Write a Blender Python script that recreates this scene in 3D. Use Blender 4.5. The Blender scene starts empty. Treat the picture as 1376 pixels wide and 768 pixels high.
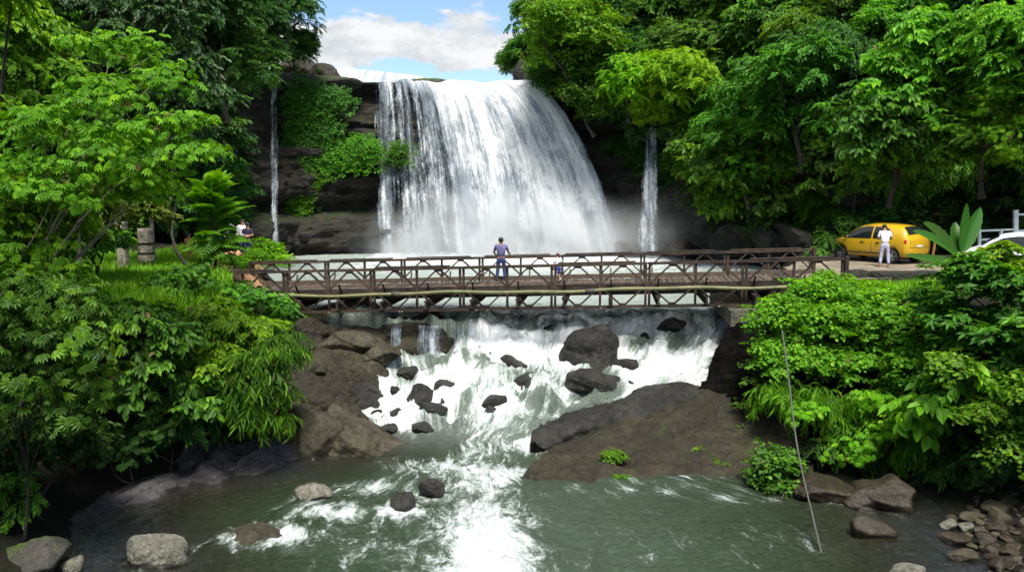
import bpy, bmesh, math, random
import numpy as np
from mathutils import Vector, Matrix
R = math.radians
scn = bpy.context.scene
COL = scn.collection
RNG = np.random.default_rng(7)
# ------------------------------------------------------------------ camera
CAMZ, FPX, PITCH = 7.2, 1110.0, R(6.37)
cd = bpy.data.cameras.new('camera'); cd.sensor_width = 36; cd.lens = FPX / 1376 * 36
cd.clip_start = .1; cd.clip_end = 3000
cam = bpy.data.objects.new('camera', cd); COL.objects.link(cam)
cam.location = (0, 0, CAMZ); cam.rotation_euler = (math.pi / 2 - PITCH, 0, 0)
scn.camera = cam
CP, SP = math.cos(PITCH), math.sin(PITCH)
def ray(px, py):
    x, y = (px - 688) / FPX, (384 - py) / FPX
    return np.array([x, CP + y * SP, -SP + y * CP])
def at(px, py, Y):
    d = ray(px, py); return np.array([0, 0, CAMZ]) + d * (Y / d[1])
def onz(px, py, z):
    d = ray(px, py); return np.array([0, 0, CAMZ]) + d * ((z - CAMZ) / d[2])
def project(P):
    P = np.asarray(P, float) - np.array([0, 0, CAMZ])
    dep = P[..., 1] * CP - P[..., 2] * SP; up = P[..., 1] * SP + P[..., 2] * CP
    return 688 + FPX * P[..., 0] / dep, 384 - FPX * up / dep
# ------------------------------------------------------------------ noise
def _h(i, j, k, s):
    h = (i * 374761393 + j * 668265263 + k * 2147483647 + s * 1274126177) & 0xFFFFFFFF
    h = ((h ^ (h >> 13)) * 1274126177) & 0xFFFFFFFF
    h = ((h ^ (h >> 16)) * 2246822519) & 0xFFFFFFFF
    return ((h ^ (h >> 15)) & 0xFFFFFF) / float(0xFFFFFF)
def vnoise(P, s=0):
    P = np.asarray(P, float); I = np.floor(P).astype(np.int64); f = P - I; u = f * f * f * (f * (f * 6 - 15) + 10)
    i, j, k = I[..., 0], I[..., 1], I[..., 2]; a, b, c = u[..., 0], u[..., 1], u[..., 2]
    def L(p, q, t): return p + (q - p) * t
    x00 = L(_h(i, j, k, s), _h(i + 1, j, k, s), a); x10 = L(_h(i, j + 1, k, s), _h(i + 1, j + 1, k, s), a)
    x01 = L(_h(i, j, k + 1, s), _h(i + 1, j, k + 1, s), a); x11 = L(_h(i, j + 1, k + 1, s), _h(i + 1, j + 1, k + 1, s), a)
    return L(L(x00, x10, b), L(x01, x11, b), c)
def fbm(P, o=4, s=0, ridged=False):
    P = np.asarray(P, float); v = np.zeros(P.shape[:-1]); a, t = .5, 0
    for q in range(o):
        n = vnoise(P, s + q * 17)
        if ridged: n = 1 - np.abs(2 * n - 1)
        v += a * n; t += a; a *= .5; P = P * 2.03 + 11.7
    return v / t
def sstep(a, b, x):
    t = np.clip((np.asarray(x, float) - a) / (b - a), 0, 1); return t * t * (3 - 2 * t)
def xyz(x, y, z): return np.stack(np.broadcast_arrays(np.asarray(x, float), np.asarray(y, float), np.asarray(z, float)), -1)
def unit(v): return v / np.maximum(np.linalg.norm(v, axis=-1, keepdims=True), 1e-9)
# ------------------------------------------------------------------ objects
def np_mesh(name, V, F, attrs=None, smooth=False):
    """V (n,3), F (m,k) with k = 3 or 4, or a list of such arrays"""
    Fs = F if isinstance(F, list) else [F]
    me = bpy.data.meshes.new(name); V = np.asarray(V, np.float32)
    me.vertices.add(len(V)); me.vertices.foreach_set('co', V.ravel())
    loops = np.concatenate([np.asarray(f, np.int32).ravel() for f in Fs])
    tot = np.concatenate([np.full(len(f), f.shape[1], np.int32) for f in Fs])
    me.loops.add(len(loops)); me.loops.foreach_set('vertex_index', loops)
    me.polygons.add(len(tot)); me.polygons.foreach_set('loop_start', np.concatenate([[0], np.cumsum(tot)[:-1]]).astype(np.int32))
    for k, v in (attrs or {}).items():
        a = me.attributes.new(k, 'FLOAT', 'POINT'); a.data.foreach_set('value', np.asarray(v, np.float32).ravel())
    me.update(calc_edges=True)
    me.polygons.foreach_set('use_smooth', np.full(len(tot), bool(smooth)))
    return me
def link(name, me, mat=None, parent=None, loc=None, rz=0):
    o = bpy.data.objects.new(name, me); COL.objects.link(o)
    if mat is not None and not me.materials: me.materials.append(mat)
    elif mat is not None and me.materials[0] is not mat:
        o.material_slots[0].link = 'OBJECT'; o.material_slots[0].material = mat
    if parent is not None: o.parent = parent
    if loc is not None: o.location = loc
    if rz: o.rotation_euler.z = rz
    return o
def tag(o, label=None, cat=None, group=None, kind=None):
    if label: o['label'] = label
    if cat: o['category'] = cat
    if group: o['group'] = group
    if kind: o['kind'] = kind
    return o
def thing(name, label, cat, loc=(0, 0, 0), rz=0, group=None):
    o = bpy.data.objects.new(name, None); COL.objects.link(o); o.empty_display_size = .2
    o.location = tuple(float(v) for v in loc); o.rotation_euler.z = rz
    return tag(o, label, cat, group)
def struct(name, me, mat): return tag(link(name, me, mat), kind='structure')
class MB:
    """collects quads / tris as numpy pieces"""
    def __init__(s): s.V = []; s.Q = []; s.T = []; s.n = 0
    def add(s, V, Q=None, T=None):
        V = np.asarray(V, float); s.V.append(V)
        if Q is not None and len(Q): s.Q.append(np.asarray(Q) + s.n)
        if T is not None and len(T): s.T.append(np.asarray(T) + s.n)
        s.n += len(V); return s
    def box(s, c, size, M=None):
        v = np.array([[x, y, z] for x in (-.5, .5) for y in (-.5, .5) for z in (-.5, .5)]) * np.array(size)
        if M is not None: v = v @ np.asarray(M).T
        return s.add(v + np.array(c), [[0, 1, 3, 2], [4, 6, 7, 5], [0, 4, 5, 1], [2, 3, 7, 6], [0, 2, 6, 4], [1, 5, 7, 3]])
    def beam(s, a, b, w, h, up=(0, 0, 1)):
        a, b = np.array(a, float), np.array(b, float); x = unit(b - a); u = np.array(up, float)
        y = unit(np.cross(u, x)); z = np.cross(x, y)
        return s.box((a + b) / 2, (np.linalg.norm(b - a), w, h), np.stack([x, y, z], 1))
    def tube(s, pts, rad, n=8, cap=True):
        pts = np.asarray(pts, float); m = len(pts); rad = np.broadcast_to(np.asarray(rad, float), (m,))
        t = unit(np.gradient(pts, axis=0)); ref = np.array([0., 0, 1]) if abs(t[0, 2]) < .9 else np.array([1., 0, 0])
        ang = np.linspace(0, 2 * math.pi, n, endpoint=False); rings = []
        for i in range(m):
            x = unit(np.cross(ref, t[i])); y = np.cross(t[i], x); ref = np.cross(x, -t[i]) if False else ref
            rings.append(pts[i] + rad[i] * (np.cos(ang)[:, None] * x + np.sin(ang)[:, None] * y))
        V = np.concatenate(rings); j = np.arange(n); Q = []
        for i in range(m - 1):
            Q.append(np.stack([i * n + j, i * n + (j + 1) % n, (i + 1) * n + (j + 1) % n, (i + 1) * n + j], 1))
        T = []
        if cap:
            V = np.concatenate([V, pts[:1], pts[-1:]]); c0, c1 = m * n, m * n + 1
            T = np.concatenate([np.stack([(j + 1) % n, j, np.full(n, c0)], 1), np.stack([(m - 1) * n + j, (m - 1) * n + (j + 1) % n, np.full(n, c1)], 1)])
        return s.add(V, np.concatenate(Q), T)
    def ball(s, c, r, n=12, m=8):
        r = np.broadcast_to(np.asarray(r, float), (3,))
        th = np.linspace(0, math.pi, m + 1); ph = np.linspace(0, 2 * math.pi, n, endpoint=False)
        T, P = np.meshgrid(th, ph, indexing='ij')
        V = np.stack([np.sin(T) * np.cos(P), np.sin(T) * np.sin(P), np.cos(T)], -1).reshape(-1, 3) * r + np.array(c)
        i, j = np.meshgrid(np.arange(m), np.arange(n), indexing='ij'); i = i.ravel(); j = j.ravel()
        return s.add(V, np.stack([i * n + j, (i + 1) * n + j, (i + 1) * n + (j + 1) % n, i * n + (j + 1) % n], 1))
    def mesh(s, name, smooth=False, M=None):
        V = np.concatenate(s.V); F = [np.concatenate(x) for x in (s.Q, s.T) if x]
        if M is not None: V = V @ np.asarray(M)[:3, :3].T + np.asarray(M)[:3, 3]
        return np_mesh(name, V, F, smooth=smooth)
def grid_faces(nu, nv):
    i, j = np.meshgrid(np.arange(nu - 1), np.arange(nv - 1), indexing='ij'); i = i.ravel(); j = j.ravel()
    return np.stack([i * nv + j, (i + 1) * nv + j, (i + 1) * nv + j + 1, i * nv + j + 1], 1)
# ------------------------------------------------------------------ materials
class NT:
    def __init__(s, name, world=False):
        if world: s.m = bpy.data.worlds.new(name)
        else: s.m = bpy.data.materials.new(name)
        s.m.use_nodes = True; s.t = s.m.node_tree; s.t.nodes.clear()
        s.out = s.t.nodes.new('ShaderNodeOutputWorld' if world else 'ShaderNodeOutputMaterial')
    def n(s, typ, _in=None, **kw):
        nd = s.t.nodes.new('ShaderNode' + typ)
        for k, v in kw.items(): setattr(nd, k, v)
        for k, v in (_in or {}).items(): s.set(nd.inputs[k], v)
        return nd
    def set(s, sock, v):
        if isinstance(v, bpy.types.NodeSocket): s.t.links.new(v, sock)
        elif isinstance(v, bpy.types.Node): s.t.links.new(v.outputs[0], sock)
        else:
            if isinstance(v, (tuple, list)) and len(v) == 3 and len(getattr(sock, 'default_value', ())) == 4: v = (*v, 1)
            sock.default_value = v
    def math(s, op, a, b=0., c=None):
        d = {0: a, 1: b}
        if c is not None: d[2] = c
        return s.n('Math', d, operation=op).outputs[0]
    def mapr(s, x, a, b, c=0., d=1., smooth=True):
        return s.n('MapRange', {0: x, 1: a, 2: b, 3: c, 4: d}, interpolation_type='SMOOTHSTEP' if smooth else 'LINEAR').outputs[0]
    def mix(s, f, a, b):
        nd = s.n('Mix', data_type='RGBA'); s.set(nd.inputs[0], f); s.set(nd.inputs[6], a); s.set(nd.inputs[7], b); return nd.outputs[2]
    def noise(s, vec, scale, det=4, rough=.55, dist=0., out=0):
        return s.n('TexNoise', {'Vector': vec, 'Scale': scale, 'Detail': det, 'Roughness': rough, 'Distortion': dist}).outputs[out]
    def pos(s): return s.n('NewGeometry').outputs['Position']
    def scalev(s, v, sc): return s.n('VectorMath', {0: v, 1: sc}, operation='MULTIPLY').outputs[0]
    def bump(s, h, dist=.05, st=1., nrm=None):
        d = {'Height': h, 'Distance': dist, 'Strength': st}
        if nrm is not None: d['Normal'] = nrm
        return s.n('Bump', d).outputs[0]
    def bsdf(s, **kw):
        return s.n('BsdfPrincipled', {k.replace('_', ' '): v for k, v in kw.items()})
    def done(s, sh, vol=None):
        if sh is not None: s.set(s.out.inputs['Surface'], sh)
        if vol is not None: s.set(s.out.inputs['Volume'], vol)
        return s.m
def simple(name, col, rough=.5, metal=0., nscale=6., namt=.25, bump=.0, spec=.5, col2=None, **kw):
    t = NT(name); p = t.pos(); nz = t.noise(p, nscale, 6, .65)
    c2 = col2 or tuple(c * (1 - namt) for c in col)
    c = t.mix(t.mapr(nz, .35, .65), tuple(min(1, x * (1 + namt * .3)) for x in col), c2)
    b = t.bsdf(Base_Color=c, Roughness=rough, Metallic=metal, Specular_IOR_Level=spec, **kw)
    if bump: t.set(b.inputs['Normal'], t.bump(t.noise(p, nscale * 4, 5), bump))
    return t.done(b)
def leaf_mat(name, c1, c2, c3=None, trans=.35, rough=.55, vary=.2, spec=.25):
    """c1 old leaves, c2 common, c3 young tips"""
    t = NT(name); a = t.n('Attribute', attribute_name='tint').outputs['Fac']
    c = t.mix(t.mapr(a, 0, .7, smooth=False), c1, c2); c = t.mix(t.mapr(a, .7, 1, smooth=False), c, c3 or c2)
    dd = t.math('FRACT', t.math('MULTIPLY', a, 151.7)); c = t.mix(t.math('GREATER_THAN', dd, .993), c, (.13, .10, .03))
    rnd = t.n('ObjectInfo').outputs['Random']
    c = t.n('HueSaturation', {'Hue': t.mapr(rnd, 0, 1, .5 - .026, .5 + .004, False), 'Saturation': 1.0,
        'Value': t.mapr(rnd, 0, 1, 1 - vary, 1 + vary, False), 'Color': c}).outputs[0]
    b = t.bsdf(Base_Color=c, Roughness=rough, Specular_IOR_Level=spec)
    tc = t.n('HueSaturation', {'Hue': .488, 'Saturation': 1.1, 'Value': 1.5, 'Color': c}).outputs[0]
    tr = t.n('BsdfTranslucent', {'Color': tc})
    return t.done(t.n('MixShader', {0: trans, 1: b, 2: tr}))
def rock_mat(name, c1, c2, c3, moss=(.02, .035, .008), mlo=.75, mhi=1.1, rough=.55, sc=1., strata=0., bump=.08, fleck=0., spec=.28):
    t = NT(name); p = t.pos(); q = t.scalev(p, (sc, sc, sc))
    if strata: q = t.scalev(p, (sc * .5, sc * .5, sc * strata))
    n1 = t.noise(q, .8, 6, .6, .4); n2 = t.noise(q, 4.5, 8, .62, .3); n3 = t.noise(p, 22 * sc, 6, .7)
    c = t.mix(t.mapr(n1, .35, .65), c1, c2); c = t.mix(t.mapr(n2, .45, .7), c, c3)
    c = t.mix(t.mapr(n3, .4, .72, 0, .55), c, tuple(x * .35 for x in c1))
    if fleck:
        v = t.noise(p, 16 * sc, 4, .75); c = t.mix(t.mapr(v, .56, .64, 0, fleck), c, (.34, .33, .27))
    nz = t.n('SeparateXYZ', {0: t.n('NewGeometry').outputs['Normal']}).outputs[2]
    mv = t.math('ADD', nz, t.math('MULTIPLY', t.math('SUBTRACT', t.noise(p, 1.3 * sc, 7, .65), .5), 2.2))
    m = t.mapr(mv, mlo, mhi); c = t.mix(t.math('MULTIPLY', m, .85), c, t.mix(n3, moss, tuple(x * 2.1 for x in moss)))
    vor = t.n('TexVoronoi', {'Vector': t.n('VectorMath', {0: q, 1: t.n('TexNoise', {'Vector': q, 'Scale': 2.5}).outputs['Color']}, operation='ADD').outputs[0], 'Scale': .6}, feature='DISTANCE_TO_EDGE').outputs[0]
    crack = t.mapr(vor, 0, .035)
    c = t.mix(crack, t.mix(.6, tuple(x * .6 for x in c1), c), c)
    h = t.math('ADD', t.math('MULTIPLY', n2, 1.2), t.math('ADD', t.math('MULTIPLY', n3, .45), t.math('MULTIPLY', crack, .12)))
    r = t.mapr(n2, .3, .7, rough - .14, rough + .16)
    return t.done(t.bsdf(Base_Color=c, Roughness=t.math('ADD', r, t.math('MULTIPLY', m, .25)), Specular_IOR_Level=spec, Normal=t.bump(h, bump)))
# ------------------------------------------------------------------ light
SUN_EL, SUN_AZ = R(64), R(172)         # azimuth from +Y clockwise: behind the camera, to its left
sd = np.array([math.sin(SUN_AZ) * math.cos(SUN_EL), math.cos(SUN_AZ) * math.cos(SUN_EL), math.sin(SUN_EL)])
sl = bpy.data.lights.new('sun', 'SUN'); sl.energy = 3.6; sl.angle = R(20); sl.color = (1, .965, .9)
so = bpy.data.objects.new('sun', sl); COL.objects.link(so)
so.rotation_euler = Vector(sd).to_track_quat('Z', 'Y').to_euler(); so.location = (0, -10, 60)
w = NT('World', True); scn.world = w.m
sky = w.n('TexSky', sky_type='NISHITA', sun_disc=False, sun_elevation=SUN_EL, sun_rotation=SUN_AZ, air_density=1.0, dust_density=.6, ozone_density=1.6)
gdir = w.n('TexCoord').outputs['Generated']
sp = w.n('SeparateXYZ', {0: gdir})
zz = w.math('MAXIMUM', sp.outputs[2], .02)
plane = w.n('CombineXYZ', {0: w.math('DIVIDE', sp.outputs[0], w.math('ADD', zz, .12)), 1: w.math('DIVIDE', sp.outputs[1], w.math('ADD', zz, .12)), 2: 0.}).outputs[0]
c1 = w.noise(w.scalev(gdir, (13., 13., 24.)), 1.0, 9, .60, .25)
c2 = w.noise(plane, .55, 6, .6, .2)
# a bank of cumulus low over the valley head, thinner veil above it
bank = w.math('MULTIPLY', w.mapr(sp.outputs[2], .226, .168), w.mapr(sp.outputs[2], .128, .160))
m1 = w.mapr(w.math('ADD', c1, w.math('MULTIPLY', w.math('SUBTRACT', bank, .5), .34)), .49, .60)
m2 = w.math('MULTIPLY', w.mapr(c2, .40, .62), w.mapr(sp.outputs[2], .226, .30))
cm = w.math('MAXIMUM', m1, w.math('MULTIPLY', m2, .9))
shade = w.mapr(w.noise(w.scalev(gdir, (16, 16, 34)), 1., 7, .62), .36, .62)
ccol = w.mix(shade, (2.4, 2.55, 2.7), (3.35, 3.4, 3.45))
w.done(w.n('Background', {'Color': w.mix(cm, w.n('VectorMath', {0: sky.outputs[0], 1: (.62, .66, .71)}, operation='MULTIPLY').outputs[0], ccol), 'Strength': .12}))
vs = scn.view_settings; vs.view_transform = 'Standard'; vs.look = 'None'; vs.gamma = 1; vs.use_curve_mapping = False; vs.exposure = 1.24
scn.display_settings.display_device = 'sRGB'
cy = scn.cycles
cy.max_bounces = 7; cy.diffuse_bounces = 2; cy.glossy_bounces = 3; cy.transmission_bounces = 3; cy.transparent_max_bounces = 16; cy.volume_bounces = 2
cy.caustics_reflective = False; cy.caustics_refractive = False; cy.use_denoising = True
try: cy.denoiser = 'OPENIMAGEDENOISE'; cy.denoising_input_passes = 'RGB_ALBEDO_NORMAL'
except Exception: pass
cy.volume_step_rate = 2.; cy.use_adaptive_sampling = True; cy.adaptive_threshold = .015
# ------------------------------------------------------------------ gorge wall
WP = np.array([(-40, 6), (-33, 14), (-28, 22), (-25, 30), (-23, 38), (-21, 46), (-19, 54), (-17, 59.5), (-10, 62), (0, 62), (6.5, 61.5), (11, 58), (15, 51), (19, 44.5), (23.5, 40), (28.5, 35), (35, 27), (43, 16)], float)
_d = np.concatenate([[0], np.cumsum(np.linalg.norm(np.diff(WP, axis=0), axis=1))])
WS = np.arange(0, _d[-1], .3); WX = np.interp(WS, _d, WP[:, 0]); WY = np.interp(WS, _d, WP[:, 1])
for _ in range(6):
    k = np.ones(7) / 7
    WX[3:-3] = np.convolve(WX, k, 'valid'); WY[3:-3] = np.convolve(WY, k, 'valid')
_tx, _ty = np.gradient(WX), np.gradient(WY); _l = np.hypot(_tx, _ty)
WNX, WNY = _ty / _l, -_tx / _l                        # towards the gorge
FALL = sstep(-20.5, -18, WX) * (1 - sstep(.3, 2.2, WX)) * (WY > 40)
WTOP = 34 + (15.25 - 34) * FALL
def wall(s, h):
    """point of the smooth wall at arc length s, height h, and its horizontal normal"""
    x, y, nx, ny, f = (np.interp(s, WS, a) for a in (WX, WY, WNX, WNY, FALL))
    off = .42 * np.maximum(h - 7, 0) * (1 - f)
    return xyz(x - nx * off, y - ny * off, h), xyz(nx, ny, 0)
def make_wall():
    S, V = np.meshgrid(WS, np.linspace(0, 1, 120), indexing='ij')
    H = -1.5 + V * (WTOP[:, None] + 1.5)
    P, N = wall(S, H)
    q = np.stack([P[..., 0] * .22, P[..., 1] * .22, P[..., 2] * .75], -1)
    str_ = fbm(q + fbm(P * .25, 3, 5)[..., None] * .8, 5, 3, True)
    led = sstep(.45, .62, vnoise(np.stack([P[..., 0] * .1, P[..., 1] * .1, P[..., 2] * .62], -1), 9))
    big = fbm(P * .16, 4, 21) - .5
    rec = -1.5 * np.exp(-((P[..., 2] - 6.3 - 1.2 * (fbm(P * .2, 2, 33) - .5)) / .55) ** 2) + .9 * np.exp(-((P[..., 2] - 4.2) / 1.4) ** 2)
    f = np.interp(S, WS, FALL)
    d = (str_ - .5) * 2.0 + led * .8 + big * 3.2 * (1 - .6 * f) + rec * (.45 + .55 * f) + (fbm(P * 1.6, 4, 40) - .5) * .9 + (sstep(.4, .6, vnoise(np.stack([P[..., 0] * .35, P[..., 1] * .35, P[..., 2] * 2.3], -1), 14)) - .5) * .35
    top = sstep(11.5, 14.2, P[..., 2]) * f; d = d * (1 - .8 * top) - 1.0 * top
    P = P + N * d[..., None]
    P[..., 2] += (fbm(P * .5, 3, 55) - .5) * .9 * sstep(.8, 1, V) * f
    me = np_mesh('gorge_cliff', P.reshape(-1, 3), grid_faces(*S.shape), smooth=True)
    m = rock_mat('wet_cliff_rock', (.032, .028, .021), (.068, .060, .045), (.012, .011, .009), moss=(.018, .032, .006), mlo=.72, mhi=1.15, rough=.5, sc=.6, strata=2.2, bump=.4)
    return struct('gorge_cliff', me, m)
make_wall()
# ------------------------------------------------------------------ river level, banks
_Y = [9, 15, 18, 20, 22, 24, 27, 29, 33, 36, 40, 50, 62]
def xl(Y): return np.interp(Y, _Y, [-7.5, -8, -9.6, -8.2, -5.9, -4.7, -4.6, -4.9, -8.6, -9.6, -11.5, -16, -18])
def xr(Y): return np.interp(Y, _Y, [8.6, 9.0, 9.7, 9.6, 8.8, 7.6, 7.2, 7.5, 9, 10.5, 12.5, 16, 12])
_ZY = [9, 21.6, 23.0, 24.2, 25.2, 26.2, 27.0, 27.9, 28.6, 29.6, 31, 62]
_ZZ = [0, 0, .12, .42, .85, 1.3, 1.62, 2.0, 2.4, 2.72, 2.8, 2.86]
def zbase(x, Y):
    n = fbm(xyz(x * .55, Y * .4, 0), 3, 71) - .5
    Yw = Y + n * 3.0 * sstep(22.5, 24.5, Y) * (1 - sstep(29, 31, Y))
    z = np.interp(Yw, _ZY, _ZZ)
    st = (1 - sstep(-2.3, -1.6, x)) * (1 - sstep(30, 31, Y))          # still channel below the small ledge on the left
    zl_ = np.where(Y > 28.15, 2.66, np.interp(Y, [9, 21.6, 23, 24.5, 26, 27.6, 28.1], [0, 0, .1, .45, .95, 1.35, 1.42]))
    return z * (1 - st) + zl_ * st
def onriver(px, py):
    z = 1.0
    for _ in range(14):
        p = onz(px, py, z); z = .5 * z + .5 * float(zbase(np.array(p[0]), np.array(p[1])))
    return onz(px, py, z)
def ground_z(x, Y):
    dl, dr = xl(Y) - x, x - xr(Y)
    wz = zbase(np.clip(x, -4, 7), Y)
    bed = wz - .55 - .35 * sstep(0, 2, np.minimum(-dl, -dr))
    n = fbm(xyz(x * .35, Y * .35, 0), 4, 81) - .5
    pl = np.interp(Y, [6, 16, 20, 23, 38, 46], [2.6, 3.0, 3.9, 4.1, 4.3, 4.6]) + n * .5
    wl = np.interp(Y, [6, 16, 20, 24, 30, 33, 40], [7, 6.5, 4.6, 5.4, 5.4, 2.4, 1.8])
    tl = sstep(0, 1, dl / wl) ** np.interp(Y, [18, 23, 31, 36], [.8, 1.7, 1.7, .9])
    pr = np.interp(Y, [6, 16, 22, 28, 40], [4.0, 4.1, 4.25, 4.2, 4.16]) + n * .05
    b0 = np.interp(Y, [6, 15, 19.5, 22], [3.2, 3.0, 1.2, .1]); wr = np.interp(Y, [6, 18, 22, 26, 34], [3, 2.6, 1.8, 1.2, 2.2])
    tr = sstep(0, 1, (dr - b0) / wr) ** .8; beach = np.clip(dr, 0, 3) * .16
    zl2 = bed + .55 * sstep(-.2, .5, dl) + (pl - wz) * tl
    zr2 = bed + (.62 + n * .2) * sstep(-.4, .3, dr) + (pr - wz) * tr + beach * (1 - tr)
    z = np.where(dl > -1, np.where(dl > -.2, zl2, bed), bed); z = np.where(dr > -1, zr2, z)
    far = np.where((dl <= 0) & (dr <= 0), 0, 1)
    return z + (fbm(xyz(x * 1.7, Y * 1.7, 0), 3, 91) - .5) * .22 * np.where(dr > 3.5, .15, 1)
def make_ground():
    X, Y = np.meshgrid(np.arange(-44, 48, .35), np.arange(2, 64, .35), indexing='ij')
    Z = ground_z(X, Y)
    t = NT('bank_soil'); p = t.pos(); n1 = t.noise(p, .7, 7, .65); n2 = t.noise(p, 9, 6, .7)
    c = t.mix(t.mapr(n1, .4, .6), (.014, .011, .008), (.010, .012, .005)); c = t.mix(t.mapr(n2, .5, .7, 0, .6), c, (.032, .026, .019))
    m = t.done(t.bsdf(Base_Color=c, Roughness=.95, Specular_IOR_Level=.15, Normal=t.bump(n2, .1)))
    struct('ground', np_mesh('ground', xyz(X, Y, Z).reshape(-1, 3), grid_faces(*X.shape), smooth=True), m)
make_ground()
# far terrain and the plateau the river comes from
MB_ = MB()
X, Y = np.meshgrid(np.linspace(-300, 300, 61), np.linspace(-300, 420, 73), indexing='ij')
Zt = np.where(Y > 62, 13.0, np.where(np.hypot(X, Y - 20) < 60, -3., 9.)) + 8 * (fbm(xyz(X * .02, Y * .02, 0), 3, 5) - .5) * (np.hypot(X, Y - 30) > 80)
struct('terrain', np_mesh('terrain', xyz(X, Y, np.where(np.hypot(X, Y - 20) < 70, np.minimum(Zt, -2.5 + 15.4 * (Y > 66)), Zt)).reshape(-1, 3), grid_faces(*X.shape), smooth=True), simple('far_ground', (.03, .04, .015), .95, nscale=.2))
# ------------------------------------------------------------------ water
ROCKS_IN_WATER = []          # (x, y, radius) filled by the rock list before the river is made
def water_mat(name, green=1.):
    t = NT(name); p = t.pos(); f = t.n('Attribute', attribute_name='foam').outputs['Fac']; sh = t.n('Attribute', attribute_name='shallow').outputs['Fac']
    fu_ = t.n('Attribute', attribute_name='fu').outputs['Fac']; fv_ = t.n('Attribute', attribute_name='fv').outputs['Fac']
    q = t.n('CombineXYZ', {0: t.math('MULTIPLY', fu_, 1.5), 1: t.math('MULTIPLY', fv_, .78), 2: 0.}).outputs[0]; wv = t.n('VectorMath', {0: q, 1: t.scalev(t.n('TexNoise', {'Vector': q, 'Scale': 1.1, 'Detail': 3.}).outputs['Color'], (.75, .75, .75))}, operation='ADD').outputs[0]
    n1 = t.noise(wv, 1.6, 9, .66, .5); n2 = t.noise(wv, 5.0, 8, .68, .7); n3 = t.noise(p, 13., 6, .72, .6)
    v = t.math('ADD', f, t.math('ADD', t.math('MULTIPLY', t.math('SUBTRACT', n1, .5), 1.9), t.math('ADD', t.math('MULTIPLY', t.math('SUBTRACT', n2, .5), 1.05), t.math('MULTIPLY', t.math('SUBTRACT', n3, .5), .62))))
    mask = t.mapr(v, .42, .98); thick = t.mapr(v, .10, .66)
    deep = t.mix(t.noise(p, .35, 3), (.012, .024, .009), (.028, .050, .022))
    deep = t.mix(t.n('Attribute', attribute_name='brown').outputs['Fac'], deep, (.015, .012, .006)); deep = t.mix(t.n('Attribute', attribute_name='milk_and_mist').outputs['Fac'], deep, (.36, .41, .375))  # brown paints dark bank reflections; pale tint paints reflected mist over churned water
    churn = t.mix(thick, deep, (.30, .36, .31)); churn = t.mix(t.math('MULTIPLY', thick, f), deep, churn)
    rip = t.noise(t.scalev(p, (1., 1.5, 1.)), 3.2, 6, .6, .6)
    hgt = t.math('ADD', rip, t.math('MULTIPLY', n2, .6))
    wb = t.bsdf(Base_Color=churn, Roughness=t.mapr(thick, 0, 1, .05, .3, False), IOR=1.33, Specular_IOR_Level=.33, Normal=t.bump(hgt, .14))
    tr = t.n('BsdfTransparent', {'Color': (.62, .66, .5)})
    gl = t.n('BsdfGlossy', {'Color': (1, 1, 1), 'Roughness': .06, 'Normal': t.bump(hgt, .14)})
    fr = t.n('Fresnel', {'IOR': 1.33, 'Normal': t.bump(hgt, .14)})
    clear = t.n('MixShader', {0: fr, 1: tr, 2: gl})
    wat = t.n('MixShader', {0: sh, 1: wb, 2: clear})
    fo = t.bsdf(Base_Color=t.mix(t.mapr(n2, .3, .7), (.56, .61, .61), (.90, .91, .90)), Roughness=.75, Specular_IOR_Level=.3, Normal=t.bump(t.math('ADD', n2, t.math('MULTIPLY', n1, 1.5)), .16))
    return t.done(t.n('MixShader', {0: mask, 1: wat, 2: fo}))
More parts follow.
